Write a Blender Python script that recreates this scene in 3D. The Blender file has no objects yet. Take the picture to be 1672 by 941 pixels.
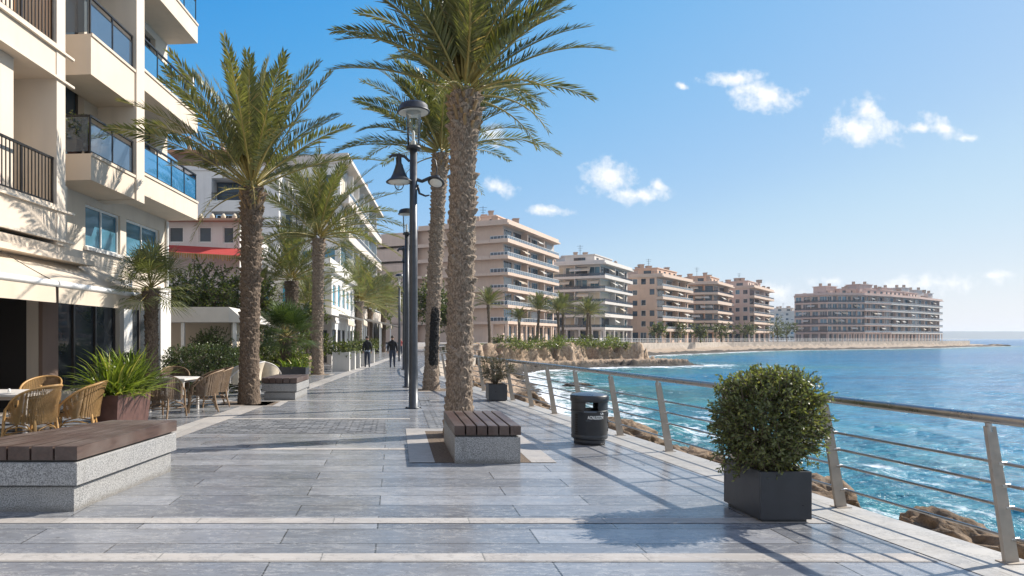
import bpy, math, random
import numpy as np
from mathutils import Vector, Matrix
R = math.radians
scene = bpy.context.scene
COL = scene.collection
rnd = random.Random(7)

# ------------------------------------------------------------------ helpers
class MB:
    """collects shapes, then links them as one mesh object"""
    def __init__(s): s.v = []; s.f = []; s.m = []; s.s = []
    def add(s, vs, fs, mat=0, smooth=False):
        o = len(s.v); s.v.extend(vs)
        for f in fs:
            s.f.append(tuple(i + o for i in f)); s.m.append(mat); s.s.append(smooth)
    def quad(s, a, b, c, d, mat=0): s.add([a, b, c, d], [(0, 1, 2, 3)], mat)
    def box(s, x0, x1, y0, y1, z0, z1, mat=0, M=None):
        vs = [(x, y, z) for z in (z0, z1) for y in (y0, y1) for x in (x0, x1)]
        if M is not None: vs = [tuple(M @ Vector(v)) for v in vs]
        s.add(vs, [(0, 2, 3, 1), (4, 5, 7, 6), (0, 1, 5, 4), (2, 6, 7, 3), (0, 4, 6, 2), (1, 3, 7, 5)], mat)
    def cbox(s, x0, x1, y0, y1, z0, z1, c=.01, mat=0, M=None):
        """box with chamfered vertical and top edges"""
        def ring(z, i): return [(x0+i+c, y0+i, z), (x1-i-c, y0+i, z), (x1-i, y0+i+c, z), (x1-i, y1-i-c, z), (x1-i-c, y1-i, z), (x0+i+c, y1-i, z), (x0+i, y1-i-c, z), (x0+i, y0+i+c, z)]
        vs = ring(z0, 0) + ring(z1-c, 0) + ring(z1, c)
        if M is not None: vs = [tuple(M @ Vector(v)) for v in vs]
        fs = [tuple(range(7, -1, -1)), tuple(range(16, 24))]
        for k in (0, 8):
            for i in range(8):
                j = (i+1) % 8
                fs.append((k+i, k+j, k+8+j, k+8+i))
        s.add(vs, fs, mat)
    def prism(s, poly, z0, z1, mat=0, sides=True, top=True, bottom=True):
        n = len(poly)
        vs = [(p[0], p[1], z0) for p in poly] + [(p[0], p[1], z1) for p in poly]
        fs = []
        if sides: fs += [(i, (i+1) % n, n+(i+1) % n, n+i) for i in range(n)]
        if top: fs.append(tuple(range(n, 2*n)))
        if bottom: fs.append(tuple(range(n-1, -1, -1)))
        s.add(vs, fs, mat)
    def tube(s, pts, rad, n=8, mat=0, cap=True, smooth=True):
        pts = [Vector(p) for p in pts]
        if not hasattr(rad, '__len__'): rad = [rad]*len(pts)
        vs = []; prev = None
        for i, p in enumerate(pts):
            t = (pts[min(i+1, len(pts)-1)] - pts[max(i-1, 0)]).normalized()
            if prev is None:
                a = Vector((0, 0, 1)) if abs(t.z) < .9 else Vector((1, 0, 0))
                u = t.cross(a).normalized()
            else: u = (prev - t*prev.dot(t)).normalized()
            prev = u; w = t.cross(u)
            for k in range(n):
                a = 2*math.pi*k/n
                vs.append(tuple(p + (u*math.cos(a) + w*math.sin(a))*rad[i]))
        fs = []
        for i in range(len(pts)-1):
            for k in range(n):
                fs.append((i*n+k, i*n+(k+1) % n, (i+1)*n+(k+1) % n, (i+1)*n+k))
        s.add(vs, fs, mat, smooth)
        if cap:
            s.add(vs[:n], [tuple(range(n))[::-1]], mat); s.add(vs[-n:], [tuple(range(n))], mat)
    def lathe(s, prof, n=24, c=(0, 0, 0), mat=0, smooth=True, a0=0, a1=2*math.pi):
        full = abs(a1-a0-2*math.pi) < 1e-6
        m = n if full else n+1
        vs = [(c[0]+r*math.cos(a0+(a1-a0)*k/n), c[1]+r*math.sin(a0+(a1-a0)*k/n), c[2]+z) for r, z in prof for k in range(m)]
        fs = []
        for i in range(len(prof)-1):
            for k in range(n):
                j = (k+1) % m
                fs.append((i*m+k, i*m+j, (i+1)*m+j, (i+1)*m+k))
        s.add(vs, fs, mat, smooth)
    def build(s, name, mats, parent=None, loc=None):
        me = bpy.data.meshes.new(name)
        me.from_pydata(s.v, [], s.f)
        if not isinstance(mats, (list, tuple)): mats = [mats]
        for m in mats: me.materials.append(m)
        if len(mats) > 1: me.polygons.foreach_set('material_index', s.m)
        me.polygons.foreach_set('use_smooth', s.s)
        me.update()
        return link(name, me, parent, loc)

def link(name, me, parent=None, loc=None):
    o = bpy.data.objects.new(name, me); COL.objects.link(o)
    if parent is not None: o.parent = parent
    if loc is not None: o.location = loc
    return o
def tag(o, label=None, cat=None, group=None, kind=None):
    if label: o['label'] = label
    if cat: o['category'] = cat
    if group: o['group'] = group
    if kind: o['kind'] = kind
    return o
def thing(name, label, cat, loc=(0, 0, 0), rz=0, group=None):
    o = bpy.data.objects.new(name, None); COL.objects.link(o)
    o.location = loc; o.rotation_euler = (0, 0, rz); o.empty_display_size = .2
    return tag(o, label, cat, group)
def dup(root, loc, rz=0, label=None, scale=None):
    r = root.copy(); COL.objects.link(r); r.location = loc; r.rotation_euler = (0, 0, rz)
    if label: r['label'] = label
    if scale: r.scale = (scale, scale, scale)
    for ch in list(root.children):
        c = ch.copy(); COL.objects.link(c); c.parent = r
        for g in list(ch.children):
            d = g.copy(); COL.objects.link(d); d.parent = c
    return r
def wpart(mb, name, mats, root):
    """part whose mesh is in world coordinates, under a root that is only translated"""
    return mb.build(name, mats, root, loc=[-a for a in root.location])
def np_mesh(name, V, F, mats, parent=None, loc=None, smooth=True, attrs=None):
    me = bpy.data.meshes.new(name)
    V = np.asarray(V, dtype=np.float32); F = np.asarray(F, dtype=np.int32)
    nf, k = F.shape
    me.vertices.add(len(V)); me.vertices.foreach_set('co', V.ravel())
    me.loops.add(nf*k); me.loops.foreach_set('vertex_index', F.ravel())
    me.polygons.add(nf); me.polygons.foreach_set('loop_start', np.arange(0, nf*k, k, dtype=np.int32))
    me.polygons.foreach_set('use_smooth', np.full(nf, smooth))
    for kx, a in (attrs or {}).items():
        at = me.attributes.new(kx, 'FLOAT', 'POINT'); at.data.foreach_set('value', np.asarray(a, dtype=np.float32))
    for m in (mats if isinstance(mats, (list, tuple)) else [mats]): me.materials.append(m)
    me.update(calc_edges=True); me.validate()
    return link(name, me, parent, loc)
def grid_faces(nu, nv, wrap=False):
    i, j = np.meshgrid(np.arange(nu-1), np.arange(nv if wrap else nv-1), indexing='ij')
    j2 = (j+1) % nv
    return np.stack([i*nv+j, i*nv+j2, (i+1)*nv+j2, (i+1)*nv+j], -1).reshape(-1, 4)

_rs = np.random.RandomState(3)
_T = _rs.rand(256, 256)
def vnoise(x, y):
    xi = np.floor(x).astype(int); yi = np.floor(y).astype(int)
    fx = x-xi; fy = y-yi
    fx = fx*fx*(3-2*fx); fy = fy*fy*(3-2*fy)
    a = _T[xi % 256, yi % 256]; b = _T[(xi+1) % 256, yi % 256]; c = _T[xi % 256, (yi+1) % 256]; d = _T[(xi+1) % 256, (yi+1) % 256]
    return (a*(1-fx)+b*fx)*(1-fy)+(c*(1-fx)+d*fx)*fy
def fbm(x, y, o=4, ridge=False):
    t = 0; a = .5; s = 0
    for k in range(o):
        n = vnoise(x+17.3*k, y-9.1*k)
        if ridge: n = 1-np.abs(2*n-1)
        t = t+a*n; s += a; a *= .5; x = x*2.03; y = y*2.03
    return t/s
def sstep(a, b, x):
    t = np.clip((x-a)/(b-a), 0, 1); return t*t*(3-2*t)
def sdist(poly, X, Y):
    """signed distance to a closed polygon, positive inside"""
    d = np.full(X.shape, 1e9); ins = np.zeros(X.shape, bool)
    n = len(poly)
    for i in range(n):
        ax, ay = poly[i]; bx, by = poly[(i+1) % n]
        ex, ey = bx-ax, by-ay
        t = np.clip(((X-ax)*ex+(Y-ay)*ey)/(ex*ex+ey*ey+1e-12), 0, 1)
        d = np.minimum(d, np.hypot(X-ax-t*ex, Y-ay-t*ey))
        c = ((ay > Y) != (by > Y))
        xi = ax+(Y-ay)/(by-ay+1e-12)*ex
        ins ^= c & (X < xi)
    return np.where(ins, d, -d)

# ------------------------------------------------------------------ materials
class NT:
    def __init__(s, name):
        s.mat = bpy.data.materials.new(name); s.mat.use_nodes = True
        s.t = s.mat.node_tree; s.n = s.t.nodes; s.p = s.n['Principled BSDF']; s.out = s.n['Material Output']
    def new(s, typ, **kw):
        nd = s.n.new(typ)
        for k, v in kw.items():
            if k in nd.inputs: nd.inputs[k].default_value = v
            else: setattr(nd, k, v)
        return nd
    def l(s, a, b): s.t.links.new(a, b)
    def coord(s, scale=(1, 1, 1), rot=0, which='Object'):
        tc = s.new('ShaderNodeTexCoord'); mp = s.new('ShaderNodeMapping')
        mp.inputs['Scale'].default_value = scale; mp.inputs['Rotation'].default_value = (0, 0, rot)
        s.l(tc.outputs[which], mp.inputs['Vector']); return mp.outputs[0]
    def wcoord(s, scale=(1, 1, 1)):
        g = s.new('ShaderNodeNewGeometry'); mp = s.new('ShaderNodeMapping'); mp.inputs['Scale'].default_value = scale
        s.l(g.outputs['Position'], mp.inputs['Vector']); return mp.outputs[0]
    def noise(s, vec, scale=5, detail=4, rough=.55):
        n = s.new('ShaderNodeTexNoise'); n.inputs['Scale'].default_value = scale; n.inputs['Detail'].default_value = detail; n.inputs['Roughness'].default_value = rough
        if vec is not None: s.l(vec, n.inputs['Vector'])
        return n.outputs['Fac']
    def ramp(s, fac, stops):
        r = s.new('ShaderNodeValToRGB'); e = r.color_ramp.elements
        while len(e) < len(stops): e.new(.5)
        for el, (p, c) in zip(e, stops):
            el.position = p; el.color = (c[0], c[1], c[2], 1) if hasattr(c, '__len__') else (c, c, c, 1)
        s.l(fac, r.inputs[0]); return r.outputs[0]
    def mix(s, fac, a, b, typ='MIX'):
        m = s.new('ShaderNodeMix'); m.data_type = 'RGBA'; m.blend_type = typ
        for sock, val in ((m.inputs[0], fac), (m.inputs[6], a), (m.inputs[7], b)):
            if hasattr(val, 'is_linked'): s.l(val, sock)
            elif hasattr(val, '__len__'): sock.default_value = (val[0], val[1], val[2], 1)
            else: sock.default_value = val
        return m.outputs[2]
    def math(s, op, a, b=0, c=0):
        m = s.new('ShaderNodeMath'); m.operation = op
        for i, v in enumerate((a, b, c)):
            if hasattr(v, 'is_linked'): s.l(v, m.inputs[i])
            else: m.inputs[i].default_value = v
        return m.outputs[0]
    def bump(s, h, strength=.3, dist=.02, normal=None):
        b = s.new('ShaderNodeBump'); b.inputs['Strength'].default_value = strength; b.inputs['Distance'].default_value = dist
        s.l(h, b.inputs['Height'])
        if normal is not None: s.l(normal, b.inputs['Normal'])
        s.l(b.outputs[0], s.p.inputs['Normal']); return b.outputs[0]
    def base(s, c):
        if hasattr(c, 'is_linked'): s.l(c, s.p.inputs['Base Color'])
        else: s.p.inputs['Base Color'].default_value = (c[0], c[1], c[2], 1)
    def rough(s, r):
        if hasattr(r, 'is_linked'): s.l(r, s.p.inputs['Roughness'])
        else: s.p.inputs['Roughness'].default_value = r
    def rpi(s): return s.new('ShaderNodeNewGeometry').outputs['Random Per Island']

def plaster(name, c, var=.12, rough=.85, stain=.0, world=True):
    t = NT(name); v = t.wcoord()
    n = t.noise(v, .7, 5); n2 = t.noise(v, 14, 3)
    lo = [x*(1-var) for x in c]; hi = [min(1, x*(1+var*.6)) for x in c]
    col = t.ramp(n, [(.3, lo), (.7, hi)])
    # rain streaks: stretched in height
    vs = t.wcoord((2.2, 2.2, .16)); st = t.noise(vs, 1.6, 5)
    col = t.mix(t.ramp(st, [(.52, 0), (.75, .35+stain)]), col, [x*.72 for x in c])
    t.base(col); t.rough(rough); t.bump(n2, .12, .01); return t.mat
def paint(name, c, rough=.4, metal=0, var=.08, spec=.5):
    t = NT(name); v = t.coord(); n = t.noise(v, 9, 5)
    t.base(t.ramp(n, [(.3, [x*(1-var) for x in c]), (.7, [x*(1+var) for x in c])]))
    t.rough(t.ramp(n, [(.3, max(0, rough-.08)), (.7, min(1, rough+.1))])); t.p.inputs['Metallic'].default_value = metal
    t.p.inputs['Specular IOR Level'].default_value = spec
    return t.mat
def leafmat(name, dark, light, trans=.3, rough=.45, dry=None, dryp=.93):
    t = NT(name); r = t.rpi()
    stops = [(0, dark), (.75, light)]
    if dry: stops += [(dryp, light), (min(1, dryp+.03), dry)]
    col = t.ramp(r, stops); t.base(col); t.rough(rough)
    tr = t.new('ShaderNodeBsdfTranslucent'); t.l(t.mix(1, col, (1.5, 1.6, .7), 'MULTIPLY'), tr.inputs['Color'])
    mx = t.new('ShaderNodeMixShader'); mx.inputs[0].default_value = trans
    t.l(t.p.outputs[0], mx.inputs[1]); t.l(tr.outputs[0], mx.inputs[2]); t.l(mx.outputs[0], t.out.inputs['Surface'])
    return t.mat
def glass_clear(name, tint, refl=.12, rough=.02, fk=1.0, body=None, bk=.35):
    t = NT(name); t.n.remove(t.p)
    a = t.new('ShaderNodeBsdfTransparent'); a.inputs[0].default_value = (*tint, 1)
    b = t.new('ShaderNodeBsdfGlossy'); b.inputs['Roughness'].default_value = rough
    fr = t.new('ShaderNodeFresnel'); fr.inputs[0].default_value = 1.38
    f = t.math('ADD', t.math('MULTIPLY', fr.outputs[0], fk), refl)
    mx = t.new('ShaderNodeMixShader'); t.l(f, mx.inputs[0]); t.l(a.outputs[0], mx.inputs[1]); t.l(b.outputs[0], mx.inputs[2])
    last = mx.outputs[0]
    if body:                                   # body-tinted laminated glass
        df = t.new('ShaderNodeBsdfDiffuse'); df.inputs[0].default_value = (*body, 1); m2 = t.new('ShaderNodeMixShader'); m2.inputs[0].default_value = bk
        t.l(last, m2.inputs[1]); t.l(df.outputs[0], m2.inputs[2]); last = m2.outputs[0]
    t.l(last, t.out.inputs['Surface']); return t.mat
def glass_dark(name, c, rough=.06):
    t = NT(name); v = t.wcoord(); n = t.noise(v, .35, 2)
    t.base(t.ramp(n, [(.35, [x*.5 for x in c]), (.65, [x*1.5 for x in c])])); t.rough(rough); t.p.inputs['Specular IOR Level'].default_value = .55; t.p.inputs['IOR'].default_value = 1.5
    return t.mat

M = {}
def paving(name, c1, c2, joint, bw, rh, rough=.3, rot=0, bumps=.25, mort=.006):
    t = NT(name); v = t.coord((1, 1, 1), rot)
    mp = v.node; mp.inputs['Location'].default_value = (211.3, 307.1, 0)
    b = t.new('ShaderNodeTexBrick'); b.offset = .37; b.offset_frequency = 2; b.squash = 1
    t.l(v, b.inputs['Vector']); t.n.active = b
    for k, x in (('Scale', 1), ('Mortar Size', mort), ('Mortar Smooth', .2), ('Bias', 0), ('Brick Width', bw), ('Row Height', rh)): b.inputs[k].default_value = x
    for k, x in (('Color1', c1), ('Color2', c2), ('Mortar', joint)): b.inputs[k].default_value = (*x, 1)
    st = t.noise(t.coord((.9, 2.0, 1), rot), 1.5, 9, .66)
    big = t.noise(t.coord((.5, 1.4, 1), rot), .5, 4)
    vein = t.noise(t.coord((1.1, 3.5, 1), rot+.25), 1.6, 8, .68)
    col = t.mix(t.ramp(st, [(.3, .1), (.72, .75)]), b.outputs['Color'], t.mix(1, b.outputs['Color'], (1.30, 1.28, 1.25), 'MULTIPLY'))
    col = t.mix(t.ramp(big, [(.35, .55), (.65, 0)]), col, t.mix(1, col, (.66, .68, .72), 'MULTIPLY'))
    col = t.mix(t.ramp(vein, [(.485, 0), (.5, .6), (.515, 0)]), col, (.5, .49, .47)); vd = t.noise(t.coord((1.6, 2.6, 1), rot-.4), 1.3, 9, .7); col = t.mix(t.ramp(vd, [(.48, 0), (.5, .4), (.515, 0)]), col, (.07, .07, .075))
    dirt = t.noise(t.coord((1, 1, 1)), 3.2, 8, .7)
    col = t.mix(t.ramp(dirt, [(.55, 0), (.8, .4)]), col, (.16, .15, .14))
    sp = t.new('ShaderNodeTexVoronoi'); sp.inputs['Scale'].default_value = 2.6; t.l(t.coord((1, 1, 1)), sp.inputs['Vector'])      # old gum spots and drips
    col = t.mix(t.ramp(sp.outputs['Distance'], [(.035, .55), (.055, 0)]), col, (.09, .088, .085))
    grime = t.noise(t.coord((.35, .35, 1)), 1, 6, .65); col = t.mix(t.ramp(grime, [(.5, 0), (.72, .35)]), col, (.20, .185, .165))
    t.base(col)
    t.rough(t.ramp(st, [(.25, rough-.1), (.75, rough+.18)]))
    h = t.math('ADD', t.math('MULTIPLY', b.outputs['Fac'], -1.2), t.math('MULTIPLY', t.noise(t.coord((1.2, 3, 1), rot), 14, 6), .5))
    t.bump(h, bumps, .006)
    return t.mat
M['paving'] = paving('grey_stone_slabs', (.165, .174, .192), (.285, .293, .312), (.065, .065, .066), 2.05, .41, .2, 0, .35, .0075)
M['pale_band'] = paving('pale_stone_band', (.36, .33, .30), (.44, .41, .375), (.2, .19, .17), 1.2, 4.0, .5, 0, .12)
M['pale_edge'] = paving('pale_stone_edge', (.31, .295, .275), (.39, .375, .35), (.2, .19, .17), 3.0, 1.1, .5, R(90), .12)
M['setts'] = paving('worn_setts', (.09, .095, .105), (.27, .275, .285), (.045, .045, .045), .24, .11, .6, 0, 1.0, .018)

def granite():
    t = NT('speckled_granite'); v = t.coord()
    n = t.noise(v, 90, 3, .7); n2 = t.noise(v, 2, 4)
    vo = t.new('ShaderNodeTexVoronoi'); vo.inputs['Scale'].default_value = 120; t.l(v, vo.inputs['Vector'])
    col = t.ramp(n, [(.36, (.07, .07, .075)), (.5, (.27, .27, .27)), (.68, (.48, .475, .46))])
    col = t.mix(t.ramp(n2, [(.4, 0), (.7, .3)]), col, (.33, .32, .30))
    g = t.new('ShaderNodeNewGeometry'); sz = t.new('ShaderNodeSeparateXYZ'); t.l(g.outputs['Position'], sz.inputs[0])      # splashed dirt along the ground
    dz = t.math('ADD', t.math('MULTIPLY', sz.outputs['Z'], 6), t.noise(v, 7, 6, .7)); col = t.mix(t.ramp(dz, [(.55, .6), (.95, 0)]), col, (.13, .115, .095))
    col = t.mix(t.ramp(t.noise(t.coord((5, 5, .7)), 1.4, 6, .6), [(.56, 0), (.74, .4)]), col, (.16, .155, .14))
    t.base(col); t.rough(.55); t.bump(n, .15, .004); return t.mat
M['granite'] = granite()
def wood(name, c1, c2, ax='x', rough=.5):
    t = NT(name)
    sc = {'x': (.8, 14, 14), 'y': (14, .8, 14), 'z': (14, 14, .8)}[ax]
    n = t.noise(t.coord(sc), 2.2, 8, .65); n2 = t.noise(t.coord((1, 1, 1)), 1.7, 4)
    col = t.ramp(n, [(.3, c1), (.7, c2)])
    col = t.mix(t.ramp(n2, [(.42, 0), (.7, .75)]), col, (.17, .135, .115))
    r = t.rpi(); col = t.mix(t.math('MULTIPLY', r, .45), col, t.mix(1, col, (.55, .55, .58), 'MULTIPLY'))
    t.base(col); t.rough(t.ramp(n, [(.2, rough-.12), (.8, rough+.15)])); t.bump(n, .25, .004); return t.mat
M['bench_wood'] = wood('dark_bench_wood', (.045, .026, .02), (.105, .06, .045), 'y', .42)
def trunkmat(name, c1, c2, c3, burn=False):
    t = NT(name); v = t.coord()
    at = t.new('ShaderNodeAttribute', attribute_name='cell')
    n = t.noise(v, 11, 6, .65); nf = t.noise(t.coord((1, 1, .35)), 55, 4)
    col = t.ramp(at.outputs['Fac'], [(0, c1), (.5, c2), (1, c3)])
    col = t.mix(t.ramp(n, [(.35, .6), (.65, 0)]), col, [x*.55 for x in c1])
    col = t.mix(t.ramp(nf, [(.42, 0), (.7, .75)]), col, [min(1, x*1.35) for x in c3])
    pt = t.noise(t.coord((1, 1, .6)), 24, 5, .7); col = t.mix(t.ramp(pt, [(.34, .8), (.5, 0)]), col, [x*.4 for x in c1])
    if burn:
        b = t.new('ShaderNodeAttribute', attribute_name='burn')
        f = t.ramp(t.math('ADD', b.outputs['Fac'], t.math('MULTIPLY', t.math('SUBTRACT', n, .5), .9)), [(.42, 0), (.55, 1)])
        col = t.mix(f, col, (.012, .011, .011))
    t.base(col); t.rough(.9); t.bump(t.math('ADD', t.math('ADD', n, pt), t.math('MULTIPLY', nf, .8)), .9, .03); return t.mat
M['trunk'] = trunkmat('palm_trunk', (.17, .122, .085), (.26, .195, .145), (.38, .30, .23))
M['trunk_burnt'] = trunkmat('palm_trunk_scorched', (.17, .122, .085), (.26, .195, .145), (.38, .30, .23), True)
M['trunk_dark'] = trunkmat('palm_trunk_dark', (.095, .064, .043), (.145, .102, .072), (.235, .175, .125))
M['frond'] = leafmat('palm_frond', (.065, .078, .022), (.18, .18, .062), .28, .38, (.30, .22, .09), .945)
M['frond_deep'] = leafmat('palm_frond_deep', (.03, .055, .014), (.08, .115, .03), .22, .4)
M['frond_pale'] = leafmat('palm_frond_pale', (.08, .095, .04), (.18, .19, .085), .28, .4, (.26, .2, .1), .95)
M['rachis'] = paint('frond_stalk', (.30, .24, .07), .5, 0, .25)
M['rachis_dry'] = paint('dry_stalk', (.26, .17, .08), .7, 0, .3)
M['leaf_bush'] = leafmat('bush_leaf', (.07, .088, .034), (.19, .205, .08), .32, .45, (.34, .31, .08), .96)
M['leaf_hedge'] = leafmat('hedge_leaf', (.03, .055, .016), (.10, .14, .04), .22, .45, (.14, .17, .04), .93)
M['leaf_tree'] = leafmat('tree_leaf', (.03, .05, .012), (.11, .14, .03), .28, .45, (.25, .26, .05), .9)
M['leaf_olive'] = leafmat('grey_leaf', (.06, .055, .035), (.15, .14, .095), .2, .6)
M['leaf_blade'] = leafmat('blade_leaf', (.05, .09, .014), (.21, .26, .045), .3, .35, (.42, .38, .10), .93)
M['twig'] = paint('twig_bark', (.10, .075, .05), .9, 0, .3)
def soil():
    t = NT('dry_soil'); v = t.coord(); n = t.noise(v, 30, 8, .7)
    t.base(t.ramp(n, [(.3, (.07, .05, .035)), (.7, (.24, .18, .13))])); t.rough(.95); t.bump(n, 1, .03); return t.mat
M['soil'] = soil()
M['pole'] = paint('dark_grey_pole', (.055, .06, .07), .38, .25, .15)
M['lamp_dark'] = paint('lamp_black', (.035, .037, .042), .45, .2, .15)
M['lamp_white'] = paint('lamp_reflector', (.7, .68, .62), .5)
M['lamp_glass'] = glass_clear('lamp_glass', (.93, .95, .96), .04, .03)
M['steel'] = paint('brushed_steel', (.46, .43, .40), .30, .9, .1)
M['post_steel'] = paint('dull_steel', (.38, .325, .27), .5, .1, .12)
M['planter_dark'] = paint('charcoal_planter', (.035, .038, .045), .35, .1, .15)
M['planter_brown'] = paint('rust_brown_planter', (.10, .05, .042), .55, .1, .25)
M['planter_white'] = plaster('pale_planter', (.55, .53, .50), .1, .8)
M['bin'] = paint('bin_black', (.028, .031, .036), .42, .15, .2)
M['bin_text'] = paint('white_lettering', (.75, .75, .72), .5)
M['bin_lid'] = paint('bin_lid_grey', (.10, .12, .145), .3, .3, .15)
M['cream'] = plaster('cream_render', (.63, .53, .425), .07, .85)
M['cream_pale'] = plaster('pale_cream_render', (.63, .545, .45), .06, .85)
M['cream_soffit'] = plaster('soffit_render', (.56, .475, .375), .06, .9)
M['white_wall'] = plaster('white_render', (.68, .65, .62), .08, .85)
M['white_band'] = plaster('white_band', (.68, .65, .61), .06, .8)
M['brown_wall'] = plaster('brown_wall', (.22, .15, .115), .15, .8)
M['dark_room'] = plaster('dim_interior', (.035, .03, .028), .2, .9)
M['terrace_tile'] = M['paving']
M['iron'] = paint('black_iron', (.018, .018, .02), .4, .4)
M['blue_glass'] = glass_clear('blue_balustrade_glass', (.22, .52, .78), .06, .02, .5, (.05, .27, .52), .38)
M['smoke_glass'] = glass_clear('smoked_balustrade_glass', (.45, .53, .60), .05, .03, .4, (.12, .18, .26), .22)
M['pane'] = glass_dark('window_pane', (.05, .075, .10))
M['pane_blue'] = glass_dark('blue_pane', (.05, .14, .20))
M['pane_teal'] = glass_dark('teal_pane', (.015, .24, .36))
M['pane_shop'] = glass_dark('shop_pane', (.035, .04, .045), .02)
M['frame_white'] = paint('white_frame', (.72, .72, .70), .45)
M['frame_dark'] = paint('dark_frame', (.06, .05, .045), .5)
M['shutter'] = paint('roller_shutter', (.62, .60, .57), .6, 0, .06)
M['curtain'] = paint('orange_curtain', (.55, .26, .08), .8, 0, .2)
M['curtain_pale'] = paint('pale_curtain', (.6, .52, .4), .8, 0, .1)
def fabric(name, c, rough=.9):
    t = NT(name); v = t.coord(); n = t.noise(v, 2.5, 5); w = t.noise(v, 220, 2)
    col = t.ramp(n, [(.3, [x*.92 for x in c]), (.7, c)])
    t.base(col); t.rough(rough); t.bump(w, .1, .002)
    tr = t.new('ShaderNodeBsdfTranslucent'); t.l(col, tr.inputs[0]); mx = t.new('ShaderNodeMixShader'); mx.inputs[0].default_value = .2
    t.l(t.p.outputs[0], mx.inputs[1]); t.l(tr.outputs[0], mx.inputs[2]); t.l(mx.outputs[0], t.out.inputs['Surface']); return t.mat
M['awning'] = fabric('beige_awning', (.72, .615, .49))
M['awning_red'] = fabric('red_awning', (.55, .07, .06))
M['awning_white'] = fabric('white_awning', (.68, .65, .60))
M['bar_white'] = paint('white_bar', (.78, .77, .75), .35)
def wicker(name, c1, c2):
    t = NT(name); v = t.coord()
    w1 = t.new('ShaderNodeTexWave'); w1.bands_direction = 'Z'; w1.inputs['Scale'].default_value = 24; w1.inputs['Distortion'].default_value = 1.2; t.l(v, w1.inputs['Vector'])
    w2 = t.new('ShaderNodeTexWave'); w2.bands_direction = 'X'; w2.inputs['Scale'].default_value = 16; w2.inputs['Distortion'].default_value = 1.2; t.l(v, w2.inputs['Vector'])
    h = t.math('MULTIPLY', w1.outputs['Fac'], w2.outputs['Fac']); n = t.noise(v, 6, 4)
    col = t.mix(t.ramp(n, [(.3, 0), (.7, 1)]), c1, c2); t.base(col)
    t.rough(.55); t.bump(h, .9, .02)
    # the weave has real gaps between the strands
    tr = t.new('ShaderNodeBsdfTransparent'); mx = t.new('ShaderNodeMixShader')
    t.l(t.ramp(h, [(.03, 1), (.10, 0)]), mx.inputs[0]); t.l(t.p.outputs[0], mx.inputs[1]); t.l(tr.outputs[0], mx.inputs[2]); t.l(mx.outputs[0], t.out.inputs['Surface'])
    return t.mat
M['wicker'] = wicker('golden_wicker', (.34, .185, .06), (.50, .30, .11))
M['wicker_brown'] = wicker('brown_wicker', (.19, .12, .07), (.30, .20, .12))
M['cane'] = paint('golden_cane', (.42, .24, .085), .45, 0, .2)
M['cane_brown'] = paint('brown_cane', (.24, .155, .09), .5, 0, .2)
M['table_top'] = paint('pale_table_top', (.62, .58, .54), .5, 0, .06)
def rockmat(name, c1, c2, c3, wet=True):
    t = NT(name); v = t.wcoord(); n = t.noise(v, 1.6, 8, .65); n2 = t.noise(v, 9, 7, .7)
    col = t.ramp(n, [(.3, c1), (.52, c2), (.72, c3)])
    col = t.mix(t.ramp(n2, [(.4, .65), (.6, 0)]), col, [x*.5 for x in c1])
    if wet:
        g = t.new('ShaderNodeNewGeometry'); sp = t.new('ShaderNodeSeparateXYZ'); t.l(g.outputs['Position'], sp.inputs[0])
        zz = t.math('ADD', sp.outputs['Z'], t.math('MULTIPLY', n, .8))
        wm = t.ramp(t.math('ADD', t.math('MULTIPLY', zz, .5), 1.1), [(.35, 1), (.62, 0)])
        col = t.mix(wm, col, (.06, .048, .035))
    t.base(col); t.rough(.9); t.bump(t.math('ADD', n, n2), .9, .06); return t.mat
M['rock'] = rockmat('shore_rock', (.16, .105, .06), (.28, .19, .115), (.38, .28, .19))
def terrainmat():
    t = NT('coast_ground'); v = t.wcoord(); n = t.noise(v, .5, 8, .65); n2 = t.noise(v, 3.5, 7, .7)
    rock = t.ramp(n2, [(.3, (.15, .10, .065)), (.5, (.38, .27, .18)), (.7, (.52, .40, .285))])
    sand = t.ramp(n, [(.3, (.24, .18, .13)), (.55, (.36, .285, .215)), (.75, (.20, .15, .11))])
    grass = t.ramp(n2, [(.3, (.05, .06, .02)), (.7, (.15, .15, .05))])
    pave = t.ramp(n, [(.3, (.33, .29, .25)), (.7, (.42, .37, .32))])
    a = {k: t.new('ShaderNodeAttribute', attribute_name=k).outputs['Fac'] for k in ('sand', 'grass', 'pave', 'wet')}
    col = t.mix(a['sand'], rock, sand); col = t.mix(a['pave'], col, pave)
    gm = t.ramp(t.math('ADD', a['grass'], t.math('SUBTRACT', n2, .5)), [(.45, 0), (.6, 1)])
    col = t.mix(gm, col, grass)
    wm = t.ramp(t.math('ADD', a['wet'], t.math('MULTIPLY', t.math('SUBTRACT', n2, .5), .8)), [(.4, 0), (.6, 1)])
    col = t.mix(wm, col, (.045, .036, .027))
    t.base(col); t.rough(.92); t.bump(t.math('ADD', n2, t.noise(v, 12, 5)), .8, .12); return t.mat
M['terrain'] = terrainmat()
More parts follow.
